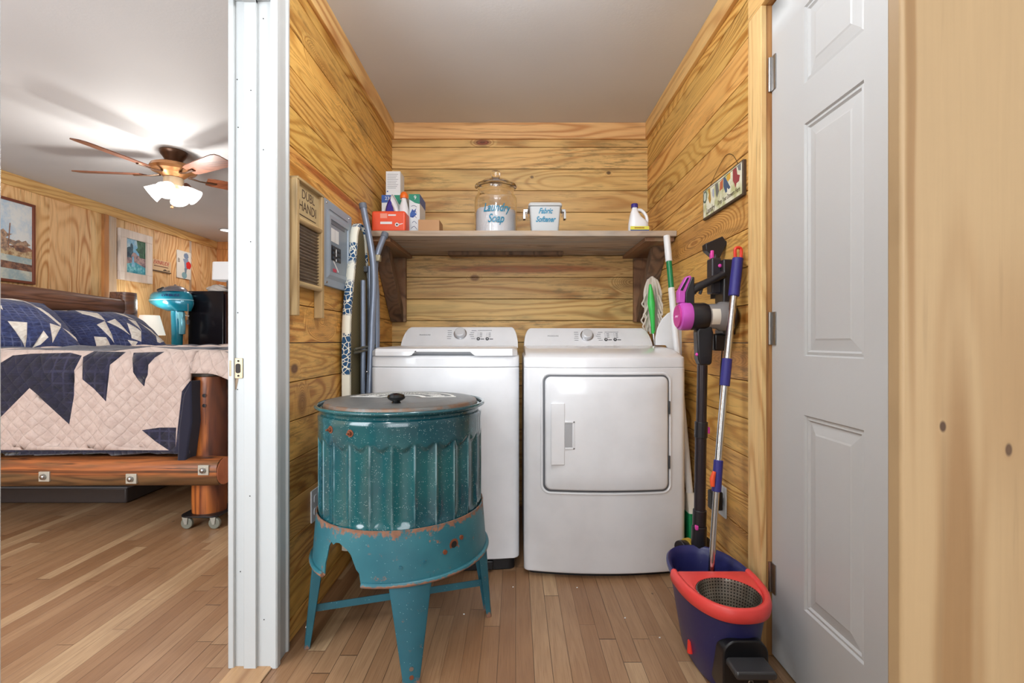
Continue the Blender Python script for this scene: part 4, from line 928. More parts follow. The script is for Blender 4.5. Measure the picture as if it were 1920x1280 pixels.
# ------------------------------------------------------------------ right corner: twist mop, broom, dustpan
tm = thing('twist_mop', 'twist mop with pale cotton strands and green cone, standing behind the dryer', 'mop', (.765, 2.83, 0))
hp = P(1223, 590, 2.66); mb = MB(); mb.tube([P(1228, 660, 2.66), (.775, 2.80, .02)], .009, 12); mb.tube([P(1225, 618, 2.66), P(1229, 664, 2.66)], .0105, 12); part('handle', mb, m_chrome, tm)
mb = MB(); mb.tube([P(1219, 533, 2.65), P(1220, 545, 2.65), P(1221, 568, 2.645), P(1223, 590, 2.65), P(1225, 625, 2.66)], [.006, .012, .021, .014, .010], 16); part('green_cone', mb, flat(64, 200, 92, .35), tm)
m_mop = flat(214, 204, 192, .95, 0, .6); R = random.Random(8)
for k in range(30):
    u = R.random(); x0_ = 1208+u*31; y0_ = 526+abs(u-.45)*26+R.random()*6; D = 2.68+R.random()*.03
    pts = [P(1222+(u-.5)*10, 532, 2.69), P(1214+u*18, 519+abs(u-.5)*14, D), P(x0_-2+4*u, 545+R.random()*8, D), P(x0_-2+7*u+R.random()*3, 580+R.random()*8, D), P(x0_-1+6*u+R.random()*4, 606+R.random()*22, D)]
    mb = MB(); mb.tube(spline(pts, 5), .0052+.002*R.random(), 7); part('strand', mb, m_mop, tm)
for k in range(16):
    u = R.random(); s_ = -1 if u < .5 else 1; X_ = 1224+s_*(10+R.random()*7); y_ = 560+R.random()*60
    pts = [P(X_-s_*3, y_-14, 2.665), P(X_+s_*2, y_, 2.66), P(X_+s_*5, y_+6, 2.66), P(X_+s_*1, y_+12, 2.665)]
    mm = MB(); mm.tube(spline(pts, 5), .0042, 7); part('strand', mm, m_mop, tm)
br = thing('broom', 'white and green broom handle leaning in the gap right of the dryer', 'broom', (.785, 2.16, 0))
bt_, bb_ = P(1250, 442, 2.39), Vector((.779, 2.15, .34)); d_ = (bb_-bt_); L_ = d_.length
def bseg(name, a, b, r, m, par=br):
    mb = MB(); mb.cyl(bt_+d_*(a/L_), bt_+d_*(b/L_), r, seg=18); return part(name, mb, m, par, bevel=.003)
m_wpl = flat(228, 230, 232, .4); m_gpl = flat(16, 126, 78, .35)
bseg('grip', 0, .135, .0165, m_wpl); bseg('green_band', .133, .272, .0135, m_gpl); bseg('pole', .270, L_, .0155, m_wpl)
mb = MB(); mb.loft([[(.779+x, 2.15+y, .345) for x, y in rrect(-.016, .016, -.016, .016, .008)], [(.785+x, 2.15+y, .26) for x, y in rrect(-.022, .022, -.04, .05, .01)]]); part('ferrule', mb, flat(226, 220, 208, .5), br)
mb = MB(); mb.loft([[(.784+x, 2.15+y, .262) for x, y in rrect(-.024, .024, -.042, .052, .01)], [(.786+x, 2.15+y, .0) for x, y in rrect(-.026, .026, -.07, .08, .01)]]); part('bristles', mb, m_gpl, br)
dp = thing('dustpan', 'white plastic dustpan with rounded corner propped behind the purple vacuum cap', 'dustpan', (.76, 2.37, 1.0))
pts = [P(1229, 647, 2.36), P(1229, 632, 2.36), P(1233, 614, 2.36), P(1241, 598, 2.36), P(1252, 587, 2.36), P(1262, 583, 2.36), P(1272, 592, 2.36), P(1278, 604, 2.36), P(1279, 668, 2.36), P(1262, 668, 2.36), P(1248, 647, 2.36)]
mb = MB(); mb.prism([(p.x, p.z) for p in pts], 'XZ', 2.356, 2.368); part('pan', mb, m_wpl, dp, bevel=.003)
# ------------------------------------------------------------------ stick vacuum on its wall dock
m_vb = flat(34, 32, 36, .3); m_vg = flat(46, 44, 50, .35); m_mag = flat(198, 84, 186, .35); m_pink = flat(224, 70, 170, .35)
q = G('smoked_bin'); m_bin = q.out(S(176, 172, 172), .08, 0, Transmission_Weight=.5, IOR=1.2, Coat_Weight=.8)
VY = 1.78
va = thing('stick_vacuum', 'black and purple cordless stick vacuum hanging on the right wall', 'vacuum', (.69, VY, .24))
AZ = 1.113; ax = lambda x: Vector((x, VY, AZ))
mb = MB(); mb.lathe(ax(0), [(.001, .597), (.040, .597), (.041, .605), (.030, .609), (.001, .609)], 36, 'X'); cp_ = part('filter_cap', mb, flat(206, 60, 156, .35), va)
mb = MB(); mb.tube([(.5966, VY+.016+.0-.0065*k, AZ+(.003 if k % 2 else -.004)) for k in range(6)], .0012, 6); part('logo_mark', mb, flat(238, 200, 230, .5), cp_)
mb = MB(); mb.lathe(ax(0), [(.036, .607), (.044, .602), (.050, .606), (.052, .614), (.052, .640), (.049, .646), (.001, .646), (.001, .609)], 40, 'X'); part('filter_ring', mb, m_mag, va)
mb = MB(); mb.lathe(ax(0), [(.001, .640), (.049, .640), (.051, .65), (.051, .695), (.046, .708), (.001, .708)], 36, 'X'); part('motor_body', mb, m_vb, va)
mb = MB(); mb.lathe(ax(0), [(.001, .700), (.046, .700), (.0465, .74), (.054, .752), (.056, .765), (.056, .782), (.053, .79), (.001, .79)], 36, 'X'); bn = part('dust_bin', mb, m_bin, va)
mb = MB(); mb.lathe(ax(0), [(.001, .785), (.05, .785), (.053, .795), (.046, .806), (.001, .808)], 36, 'X'); part('bin_end', mb, m_vb, va)
mb = MB(); pts = [(.715+.026*0, 0)]; 
for k in range(10):
    a0, a1 = math.radians(-150+8*k), math.radians(-150+8*k+8)
mb.loft([[(x, VY+.0475*math.cos(math.radians(a)), AZ+.0475*math.sin(math.radians(a))) for x in (.712, .742)]+[(x, VY+.0482*math.cos(math.radians(a)), AZ+.0482*math.sin(math.radians(a))) for x in (.742, .712)] for a in range(-212, -137, 8)]); lb2 = part('rating_label', mb, flat(226, 218, 204, .6), bn)
# handle loop: battery block (magenta edged) rising from the body, bar back to the dock
def px2(px, py, Y=VY): p = P(px, py, Y); return (p.x, p.z)
mb = MB(); mb.prism([px2(*p) for p in ((1283, 570), (1283, 548), (1294, 520), (1299, 520), (1299, 570))], 'XZ', VY-.018, VY+.018); part('battery', mb, m_vb, va, bevel=.003)
mb = MB(); mb.prism([px2(*p) for p in ((1270, 568), (1270, 547), (1285, 519), (1292, 517), (1294, 521), (1283, 549), (1282, 568))], 'XZ', VY-.016, VY+.016); part('battery_cover', mb, m_mag, va, bevel=.003)
mb = MB(); mb.prism([px2(*p) for p in ((1272.5, 545), (1285, 522), (1289, 521), (1277, 546))], 'XZ', VY-.0175, VY-.0155); part('battery_window', mb, m_vb, va)
mb = MB(); mb.tube(spline([P(1297, 548, VY), P(1305, 540, VY), P(1325, 530, VY), P(1350, 518, VY), P(1357, 514, VY)], 5), [.0165]*21, 14, flat=.9); hd = part('handle', mb, m_vb, va)
mb = MB(); mb.tube(spline([P(1317, 536, VY), P(1314, 546, VY), P(1312, 551, VY)], 3), [.006]*6+[.005], 10); part('trigger', mb, m_vg, hd)
# neck, tube, head
def px3(px, py, Y=VY): return P(px, py, Y)
mb = MB(); mb.prism([px2(*p) for p in ((1303, 620), (1310, 612), (1330, 610), (1334, 624), (1331, 680), (1327, 684), (1309, 684), (1305, 672))], 'XZ', VY-.022, VY+.022); nk = part('neck', mb, m_vb, va, bevel=.007)
mb = MB(); mb.sphere(px3(1305, 664)+Vector((0, -.012, 0)), .007); part('release_button', mb, m_pink, nk)
m_vt = flat(52, 44, 48, .28, .3)
T = [(1317, 683), (1315, 790), (1314, 820), (1312, 955), (1311, 985), (1310, 1010)]
mb = MB(); mb.tube([px3(*T[0]), px3(*T[1])], .0185, 18); tb_ = part('upper_tube', mb, m_vt, va)
mb = MB(); mb.tube([px3(*T[1]), px3(*T[2])], .0235, 18); cl_ = part('collar', mb, m_vb, va, bevel=.002)
mb = MB(); mb.box(px3(1324, 800).x, px3(1330, 800).x, VY-.008, VY+.008, px3(0, 812).z, px3(0, 800).z); part('release_button', mb, m_pink, cl_, bevel=.002)
mb = MB(); mb.tube([px3(*T[2]), px3(*T[3])], .0205, 18); part('lower_tube', mb, m_vt, va)
mb = MB(); mb.tube([px3(*T[3]), px3(*T[4])], .0245, 18); cl_ = part('collar', mb, m_vb, va, bevel=.002)
mb = MB(); p = px3(1303, 985); mb.box(p.x-.006, p.x+.004, VY-.026, VY-.012, p.z-.008, p.z+.008); part('release_button', mb, m_pink, cl_, bevel=.002)
mb = MB(); mb.tube([px3(*T[4]), px3(1310, 1030)], .027, 18); part('head_joint', mb, m_vb, va, bevel=.003)
mb = MB(); hc = px3(1297, 1020, 1.835); mb.cyl(hc+Vector((-.045, -.03, 0)), hc+Vector((.07, .035, -.01)), .026, seg=20); fh = part('floor_head', mb, flat(60, 56, 56, .25, .4), va, bevel=.003)
mb = MB(); mb.cyl(hc+Vector((-.030, -.024, .004)), hc+Vector((-.016, -.016, .003)), .0275, seg=20); part('yellow_band', mb, flat(206, 170, 70, .35, .3), fh)
mb = MB(); mb.cyl(hc+Vector((-.058, -.037, 0)), hc+Vector((-.044, -.029, 0)), .028, seg=20); part('end_cap', mb, m_vb, fh, bevel=.002)
# wall dock with the small nozzle parked on it
dk = thing('vacuum_dock', 'black wall dock holding the vacuum and its crevice nozzle', 'wall dock', (.79, 1.83, 1.0))
mb = MB(); mb.box(.768, XR-.001, 1.775, 1.855, 1.045, 1.325); dkb = part('dock_plate', mb, m_vb, dk, bevel=.006)
mb = MB(); mb.box(.735, .772, 1.80, 1.85, 1.20, 1.335); part('charging_block', mb, m_vg, dk, bevel=.006)
mb = MB(); mb.sphere(P(1350, 498, 1.796), .007, (1, .5, 1)); part('indicator', mb, m_pink, dk)
mb = MB(); mb.box(.745, XR-.001, 1.80, 1.84, .985, 1.05); part('lower_hook', mb, m_vb, dk, bevel=.008)
mb = MB(); mb.sphere(P(1361, 623, 1.80), .009, (1.4, 1, .8)); part('pink_latch', mb, flat(200, 40, 100, .35), dk)
nz = thing('crevice_nozzle', 'black wedge nozzle with pink clips parked upright on the vacuum dock', 'nozzle', (.745, 1.86, 1.10))
NY = 1.87
mb = MB(); mb.tube([P(1341, 560, NY), P(1341, 478, NY)], .018, 16); part('nozzle_tube', mb, m_vb, nz)
mb = MB(); w0 = [P(*p, NY) for p in ((1335, 482), (1321, 470), (1320, 458), (1352, 444), (1357, 452), (1368, 458), (1358, 462), (1347, 484))]
mb.prism([(p.x, p.z) for p in w0], 'XZ', NY-.016, NY+.022); part('wedge', mb, m_vb, nz, bevel=.003)
for py0, py1 in ((471, 489), (538, 550)):
    a = P(1331, (py0+py1)/2, NY); mb = MB(); mb.box(a.x-.005, a.x+.007, NY-.024, NY-.006, P(0, py1, NY).z, P(0, py0, NY).z); part('pink_clip', mb, m_pink, nz, bevel=.003)
# charger and its cord
ch = thing('charger', 'black plug-in charger in the low outlet on the right wall', 'charger', (.79, 1.885, .37))
mb = MB(); mb.box(.762, .8055, 1.862, 1.91, .362, .435); part('charger_body', mb, m_black, ch, bevel=.006)
mb = MB(); mb.tube(spline([(.80, 1.86, .99), (.797, 1.875, .85), (.800, 1.88, .72), (.797, 1.90, .60), (.785, 1.885, .50), (.78, 1.885, .434)], 8), .0022, 8); tag(part('power_cord', mb, m_black, None), 'thin black cord running down the right wall from dock to charger', 'cord')
# ------------------------------------------------------------------ spin mop bucket and mop
BX, BY = .640, 1.552
q = G('navy_plastic'); spn = q.ramp(q.vor(scale=55.0), .03, .05, .6, 0); m_nav = q.out(q.mix(spn, S(40, 42, 96), S(150, 160, 190)), .35)
q = G('red_plastic'); m_red = q.out(S(232, 74, 70), .38)
bk_ = thing('mop_bucket', 'navy spin mop bucket with red rim and steel wringing basket on the floor', 'bucket', (BX, BY, 0))
def oval(hw, hl, z, n=64, dx=0, dy=0, e=.85):
    o = []
    for k in range(n):
        a = 2*math.pi*k/n; c_, s_ = math.cos(a), math.sin(a)
        o.append(Vector((BX+dx+hw*math.copysign(abs(c_)**e, c_), BY+dy+hl*math.copysign(abs(s_)**e, s_), z)))
    return o
mb = MB(); RH = .265
mb.loft([oval(.078, .165, .004), oval(.082, .17, .012), oval(.100, .190, .12), oval(.118, .210, .235), oval(.122, .213, RH-.012), oval(.130, .220, RH-.008), oval(.130, .220, RH+.002), oval(.124, .216, RH+.006), oval(.115, .208, RH+.002), oval(.108, .200, RH-.02), oval(.094, .182, .12), oval(.076, .158, .016)])
bkb = part('bucket_body', mb, m_nav, bk_, ang=50)
# red rim band over the near half
def arcrim(hw, hl, z, a0, a1, n=48, e=.85):
    o = []
    for k in range(n+1):
        a = math.radians(a0+(a1-a0)*k/n); c_, s_ = math.cos(a), math.sin(a)
        o.append(Vector((BX+hw*math.copysign(abs(c_)**e, c_), BY+hl*math.copysign(abs(s_)**e, s_), z)))
    return o
A0, A1 = -184, 4
prof = [(.1215, .2135, RH-.034), (.1305, .2225, RH-.028), (.1335, .2255, RH-.010), (.130, .222, RH+.006), (.124, .216, RH+.011), (.115, .207, RH+.009), (.111, .203, RH+.000)]
secs = [arcrim(a, b, c_, A0, A1) for a, b, c_ in prof]; cols = [[s_[k] for s_ in secs] for k in range(49)]
mb = MB(); mb.loft(cols, cap=True); part('red_rim', mb, m_red, bk_, ang=60)
# red deck with a round opening, steel basket, white hub
cx_, cy_ = .637, 1.438; br_ = .090
mb = MB(); N_ = 96; outer = []
pl_ = arcrim(.113, .205, RH+.004, A0, A1, 72)
pl_ = [(p.x, p.y) for p in pl_]; 
def hit(a):
    # ray from basket centre to the deck outline
    dx, dy_ = math.cos(a), math.sin(a); best = None; P_ = pl_+[pl_[0]]
    for (x1, y1), (x2, y2) in zip(P_, P_[1:]):
        ex, ey = x2-x1, y2-y1; den = dx*ey-dy_*ex
        if abs(den) < 1e-9: continue
        t = ((x1-cx_)*ey-(y1-cy_)*ex)/den; u = ((x1-cx_)*dy_-(y1-cy_)*dx)/den
        if t > 0 and -.001 <= u <= 1.001 and (best is None or t < best): best = t
    return best or br_+.03
rings = [[], [], [], [], []]
for k in range(N_):
    a = 2*math.pi*k/N_; t = hit(a); d = Vector((math.cos(a), math.sin(a), 0)); c_ = Vector((cx_, cy_, 0))
    t = max(t, br_+.006)
    rings[0].append(c_+d*t+Vector((0, 0, RH-.012))); rings[1].append(c_+d*t+Vector((0, 0, RH+.002))); rings[2].append(c_+d*(t*.5+br_*.5)+Vector((0, 0, RH+.007)))
    rings[3].append(c_+d*(br_+.002)+Vector((0, 0, RH+.004))); rings[4].append(c_+d*br_+Vector((0, 0, RH-.012)))
mb.loft(rings, cap=False); part('deck', mb, m_red, bk_, ang=50)
q = G('perforated_steel'); x, y, z = q.xyz()
ang_ = q.math('ARCTAN2', q.math('SUBTRACT', y, cy_), q.math('SUBTRACT', x, cx_))
fa = q.math('ABSOLUTE', q.math('SUBTRACT', q.math('FRACT', q.math('MULTIPLY', ang_, 9.0)), .5)); fz = q.math('ABSOLUTE', q.math('SUBTRACT', q.math('FRACT', q.math('MULTIPLY', z, 110.0)), .5))
dd2 = q.math('ADD', q.math('MULTIPLY', fa, fa), q.math('MULTIPLY', fz, fz)); m_perf = q.out(q.mix(q.ramp(dd2, .06, .08), S(20, 18, 18), S(176, 170, 160)), .28, q.ramp(dd2, .06, .08))
mb = MB(); mb.lathe((cx_, cy_, 0), [(br_+.001, RH+.003), (br_-.002, RH+.004), (br_-.004, RH-.004), (br_-.012, RH-.06), (br_-.022, RH-.085), (.001, RH-.090), (.001, RH-.092), (br_-.020, RH-.087), (br_-.002, RH-.004)], 72, close=True); bs = part('basket', mb, m_perf, bk_, ang=50)
mb = MB(); mb.lathe((cx_, cy_, RH-.09), [(.001, 0), (.02, .0), (.018, .022), (.014, .036), (.001, .040)], 24); part('hub', mb, flat(226, 222, 206, .4), bs)
mb = MB(); poly = rrect(.578, .706, .004, .185, .04, 6); mb.prism(poly, 'XZ', 1.338, 1.42); part('pedal_housing', mb, flat(16, 16, 20, .35), bk_, bevel=.004)
mb = MB(); mb.prism([(p[0], p[1]) for p in rrect(.586, .696, .118, .140, .009, 4)], 'XZ', 1.275, 1.36); pd_ = part('foot_pedal', mb, flat(58, 58, 60, .35), bk_, bevel=.005)
mb = MB(); mb.torus((.655, 1.3365, .07), .006, .0015, 'Y', 20, 6); part('pedal_emblem', mb, m_steel, pd_)
mb = MB(); mb.tube([(.570, 1.52, .045), (.548, 1.513, .047)], .009, 14); mb.tube([(.551, 1.515, .040), (.549, 1.513, .078)], [.010, .007], 12); part('drain_plug', mb, flat(240, 60, 50, .35), bk_)
mo = thing('spin_mop', 'spin mop with chrome pole and navy grips, standing in the navy bucket', 'mop', (.62, 1.62, .03))
mt, mbm = P(1384, 480, 1.70), P(1333, 1085, 1.60); 
def mp(py):
    t = (py-480)/(1085-480); Y = 1.70+(1.60-1.70)*t; px = 1384-51*t-5*math.sin(math.pi*t)*(1 if t < 1 else 0); return P(px, py, Y)
def mseg(name, a, b, r, m, bev=.002):
    mb = MB(); mb.tube([mp(a), mp((a+b)/2), mp(b)], r, 18); return part(name, mb, m, mo, bevel=bev)
m_grip = flat(48, 46, 128, .5)
mseg('upper_pole', 550, 675, .0125, m_chrome); mseg('lower_pole', 720, 866, .0125, m_chrome); mseg('bottom_pole', 918, 1085, .0105, m_chrome)
mseg('grip', 484, 555, .0185, m_grip); mseg('collar_sleeve', 672, 723, .0165, m_grip); lv = mseg('clamp_sleeve', 862, 921, .0155, m_grip)
p = mp(480); mb = MB(); mb.tube(spline([p+Vector((-.010, 0, -.006)), p+Vector((-.011, 0, .02)), p+Vector((-.006, 0, .029)), p+Vector((.006, 0, .029)), p+Vector((.011, 0, .02)), p+Vector((.010, 0, -.006))], 5), .0055, 10); part('hanging_loop', mb, flat(228, 62, 44, .35), mo)
a_, b_ = mp(882)+Vector((-.016, -.010, 0)), mp(910)+Vector((-.018, -.010, 0)); mb = MB(); mb.tube([a_, (a_+b_)/2+Vector((-.004, 0, 0)), b_], [.006, .009, .007], 12); part('lock_lever', mb, flat(240, 86, 40, .35), lv)
pb = mp(1085); mb = MB(); mb.tube([pb, Vector((pb.x-.005, pb.y+.01, .05))], .0105, 14); part('bottom_pole', mb, m_chrome, mo)
mb = MB(); mb.lathe((pb.x-.005, pb.y+.01, .022), [(.001, .03), (.03, .028), (.055, .014), (.055, .002), (.001, .0)], 28); part('mop_head', mb, m_mop, mo)
# bits of lint on the floor
m_lint = flat(238, 238, 236, .9)
for px_, py_, lbl in ((962, 1101, 'in front of the gap between washer and dryer'), (1172, 1159, 'on the middle of the floor before the dryer'), (1237, 1196, 'close to the left side of the mop bucket'), (1082, 1102, 'just in front of the dryer door'), (870, 1152, 'between the legs of the wash tub stand')):
    p = P(px_, py_, HC*F/(py_-CY)); mb = MB(); mb.sphere((p.x, p.y, .0022), .0024, (1.4, 1, .9), 8, 6)
    o = part('lint_speck', mb, m_lint, None); tag(o, 'white lint speck '+lbl, 'lint', 'lint specks on the floor')
# ================================================================== bedroom
BXL = -4.05; BYB = 6.5
m_ply = wood('bedroom_panelling', 'Z', 'Y', (234, 192, 138), (190, 122, 60), .405, .12, ring=20, st=(.9, 3.4), knot=.35, tone=.12, seed=50.0, rough=.45, knotscale=(.8, 1.6))
m_plyb = wood('bedroom_panelling_back', 'Z', 'X', (206, 138, 82), (172, 98, 50), .2, 0, ring=12, st=(.8, 6), knot=.2, tone=.15, seed=60.0, rough=.45)
def grooved(face, back, lo, hi, axis, step=.2):
    mb = MB(); a = lo
    while a < hi-.001:
        b = min(a+step, hi)
        if axis == 'Y': mb.box(min(face, back), max(face, back), a+.002, b-.002, 0, ZC)
        else: mb.box(a+.002, b-.002, min(face, back), max(face, back), 0, ZC)
        a = b
    if axis == 'Y': mb.box(min(face, back)-.03, max(face, back)-.012, lo, hi, 0, ZC)
    else: mb.box(lo, hi, min(face, back)+.012, max(face, back)+.03, 0, ZC)
    return mb
struct('wall_bedroom_left', grooved(BXL, BXL-.02, -.5, BYB+.1, 'Y', .2026), m_ply, bevel=.003)
struct('wall_bedroom_back', grooved(BYB, BYB+.02, BXL-.02, -.76, 'X'), m_plyb, bevel=.003)
mb = MB(); mb.box(BXL-.05, -.878, -.6, -.5, 0, ZC); struct('wall_bedroom_near', mb, m_hall)
mb = MB(); mb.box(BXL, BXL+.02, -.5, BYB, ZC-.10, ZC); struct('trim_6', mb, m_crownY, bevel=.002)
mb = MB(); mb.box(BXL+.02, -.88, BYB-.02, BYB, ZC-.10, ZC); struct('trim_7', mb, m_plyb, bevel=.002)
m_batten = wood('grey_batten', 'Z', 'Y', (206, 178, 148), (170, 138, 108), None, ring=4, knot=.3, tone=0, grey=.6, greycol=(176, 168, 160), seed=3.3)
mb = MB(); mb.box(BXL, BXL+.022, 4.745, 4.845, 0, ZC-.1); struct('trim_8', mb, m_batten, bevel=.002)
mb = MB(); mb.box(BXL, BXL+.03, 4.690, 4.745, 0, ZC-.1); struct('trim_9', mb, wood('brown_batten', 'Z', 'Y', (190, 128, 76), (150, 92, 48), None, ring=4, tone=0, seed=31.0), bevel=.002)
mb = MB(); mb.box(BXL, BXL+.008, 5.955, 5.985, 0, ZC-.1); struct('trim_10', mb, m_batten)
# recessed light
m_em = G('lamp_glow'); m_emit = m_em.out((1, 1, 1, 1), .5, 0, Emission_Color=(1, .97, .92, 1), Emission_Strength=6.0)
rl = thing('recessed_light', 'round recessed ceiling light at the far corner of the bedroom', 'ceiling light', (-3.49, 5.8, ZC-.01))
mb = MB(); mb.lathe((-3.49, 5.8, ZC), [(.07, 0), (.085, -.002), (.088, -.008), (.07, -.010), (.066, -.004)], 32, close=True); part('trim_ring', mb, m_white, rl)
mb = MB(); mb.cyl((-3.49, 5.8, ZC-.006), (-3.49, 5.8, ZC-.001), .069, seg=32); part('lens', mb, m_emit, rl)
# ------------------------------------------------------------------ bed
m_logO = wood('orange_log', 'Z', 'X', (182, 104, 48), (96, 40, 20), None, ring=7, streak=.8, feats=((.55, -1.655, .6, .040, .1, (80, 40, 28), .9),), st=(1.0, 7), knot=.5, tone=0, grey=.7, greycol=(84, 40, 26), seed=70.0, rough=.35, dark2=(40, 16, 10))
m_logX = wood('stained_log_rail', 'X', 'Z', (172, 104, 54), (76, 40, 24), None, ring=6, streak=.9, fine=.6, feats=((-2.6, .270, 3.0, .052, .1, (104, 80, 50), .85), (-2.6, .335, 2.0, .008, .1, (60, 36, 22), .6)), st=(.9, 12), knot=.4, tone=0, grey=.9, greycol=(92, 70, 44), seed=75.0, rough=.4, dark2=(36, 18, 10))
m_logY = wood('dark_log', 'Y', 'Z', (132, 90, 72), (58, 34, 28), None, ring=7, streak=.9, fine=.6, st=(1.0, 9), knot=.3, tone=0, grey=.7, greycol=(108, 92, 96), seed=79.0, rough=.35, dark2=(30, 16, 12))
m_cut = wood('log_end_grain', 'X', 'Y', (196, 118, 84), (160, 84, 56), None, ring=4, tone=0, seed=81.0, rough=.5)
bed = thing('log_bed', 'rustic log bed with dark headboard and bolted side rail on casters', 'bed', (-2.7, 3.7, 0))
def log(p0, p1, r, seed, wob=.05, n=10, seg=24, e=1.0):
    R = random.Random(seed); p0 = Vector(p0); p1 = Vector(p1); t = (p1-p0).normalized(); up = Vector((0, 0, 1)) if abs(t.z) < .9 else Vector((0, 1, 0)); u = t.cross(up).normalized(); v_ = t.cross(u)
    ph = [R.random()*6.28 for _ in range(4)]; rings = []
    for i in range(n+1):
        c_ = p0+(p1-p0)*i/n; s_ = i/n*5
        rr = []
        for k in range(seg):
            a = 2*math.pi*k/seg; q_ = r*(1+wob*(math.sin(2*a+ph[0]+s_*.3)*.6+math.sin(3*a+ph[1]+s_)*.5+math.sin(5*a+ph[2]-s_*1.3)*.35+.3*math.sin(s_*1.7+ph[3])))
            if i in (0, n): q_ *= .96
            rr.append(c_+(u*math.copysign(abs(math.cos(a))**e, math.cos(a))+v_*math.copysign(abs(math.sin(a))**e, math.sin(a)))*q_)
        rings.append(rr)
    mb = MB(); mb.loft(rings); return mb
pf = part('foot_post', log((-1.722, 2.705, .07), (-1.722, 2.705, .825), .084, 1, .05), m_logO, bed, ang=50)
part('foot_post', log((-1.722, 4.70, .07), (-1.722, 4.70, .825), .084, 2, .05), m_logO, bed, ang=50)
rl_ = part('side_rail', log((-3.8, 2.60, .318), (-1.575, 2.60, .322), .076, 3, .05, 26, 24, .6), m_logX, bed, ang=50)
mb = MB(); mb.cyl((-1.578, 2.60, .322), (-1.572, 2.60, .322), .072, seg=18); part('cut_end', mb, m_cut, rl_, label='pale sawn end of the rail')
for px_, py_ in ((84, 893), (247, 897), (382, 881)):
    p = P(px_, py_, 2.522); mb = MB(); mb.box(p.x-.028, p.x+.028, 2.516, 2.53, p.z-.026, p.z+.026); wsh = part('square_washer', mb, flat(186, 180, 166, .5, .3), rl_, bevel=.002)
    mb = MB(); mb.cyl((p.x, 2.516, p.z), (p.x, 2.506, p.z), .015, seg=8); mb.sphere((p.x, 2.507, p.z), .012, (1, .6, 1)); part('bolt_head', mb, m_steel, wsh)
for z in (.67, .725):
    mb = MB(); mb.cyl((-1.70, 2.617, z+.0), (-1.70, 2.625, z), .010, seg=12); part('screw', mb, m_chrome, pf)
part('side_rail', log((-3.8, 4.76, .318), (-1.575, 4.76, .322), .078, 4, .07, 12), m_logX, bed, ang=50)
for z, r in ((.76, .07), (.62, .07), (.48, .07), (.32, .078)):
    part('foot_rail', log((-1.60, 2.80, z), (-1.60, 4.6, z), r, int(z*100), .07, 12), m_logY, bed, ang=50)
part('headboard_post', log((-3.86, 4.73, .07), (-3.86, 4.73, 1.50), .095, 7, .05, 14, 24, .55), m_logY, bed, ang=50)
part('headboard_post', log((-3.86, 2.45, .07), (-3.86, 2.45, 1.50), .10, 8, .09), m_logY, bed, ang=50)
for z, r, s_ in ((1.35, .085, 11), (1.20, .06, 12), (1.0, .08, 13), (.82, .08, 14)):
    part('headboard_log', log((-3.86, 2.5, z+(.02 if z > 1.3 else 0)), (-3.86, 4.68, z-.0), r, s_, .09, 30, 24, .55), m_logY, bed, ang=50)
mb = MB(); mb.box(-3.76, -1.72, 2.68, 4.70, .40, .88); part('mattress', mb, flat(216, 210, 200, .9), bed, bevel=.05, seg=4)
m_cast = flat(170, 168, 158, .35, .4)
def dolly(x, y):
    mb = MB(); mb.prism(rrect(x-.11, x+.11, y-.11, y+.11, .05), 'XY', .066, .074); dl = part('caster_plate', mb, m_black, bed, bevel=.002)
    for dx_, dy_ in ((-.07, -.085), (.08, -.085), (-.07, .085), (.08, .085)):
        c_ = Vector((x+dx_, y+dy_, .031)); mb = MB(); mb.cyl(c_+Vector((0, -.010, 0)), c_+Vector((0, .010, 0)), .031, seg=24); part('caster_wheel', mb, flat(120, 120, 108, .45), dl, bevel=.004)
        mb = MB(); fk = [(c_.x-.020, .066), (c_.x+.012, .066), (c_.x+.007, .028), (c_.x-.005, .026)]; mb.loft([[(p[0], c_.y-.016, p[1]) for p in fk], [(p[0], c_.y-.012, p[1]) for p in fk]]); mb.box(c_.x-.020, c_.x+.012, c_.y-.0155, c_.y+.0155, .0625, .0655); part('caster_fork', mb, m_cast, dl)
dolly(-1.722, 2.705)
# ------------------------------------------------------------------ quilt
def fabric(name, c1, c2, plaid=None, q1=.55, sc_=14.0):
    q = G(name); uv = q.n('ShaderNodeTexCoord').outputs['UV']; u, v, w_ = q.xyz(uv)
    n = q.noise(uv, 22, 4, .7); wu = q.math('ADD', u, q.math('MULTIPLY', q.noise(uv, 9, 2), .035)); wv = q.math('ADD', v, q.math('MULTIPLY', q.noise(uv, 7, 2), .035))
    s1 = q.math('ABSOLUTE', q.math('SINE', q.math('MULTIPLY', q.math('ADD', wu, wv), sc_*3.1416))); s2 = q.math('ABSOLUTE', q.math('SINE', q.math('MULTIPLY', q.math('SUBTRACT', wu, wv), sc_*3.1416)))
    puff = q.math('POWER', q.math('MULTIPLY', s1, s2), .35)
    col = q.mix(q.ramp(n, .35, .65), S(*c1), S(*c2))
    if plaid:
        pl_ = q.math('MAXIMUM', q.ramp(q.math('ABSOLUTE', q.math('SINE', q.math('MULTIPLY', u, 55.0))), .93, .99), q.ramp(q.math('ABSOLUTE', q.math('SINE', q.math('MULTIPLY', v, 61.0))), .93, .99))
        col = q.mix(q.math('MULTIPLY', pl_, q.ramp(q.noise(uv, 3, 2), .4, .6, 0, .5)), col, S(*plaid))
        tw = q.noise(q.comb(q.math('MULTIPLY', u, 20.0), q.math('MULTIPLY', v, 300.0)), 1, 2); col = q.mix(q.ramp(tw, .5, .75, 0, .35), col, S(*plaid))
    q.bump(q.math('ADD', puff, q.math('MULTIPLY', n, .5)), q1, .012)
    return q.out(col, .92, 0, Sheen_Weight=.2)
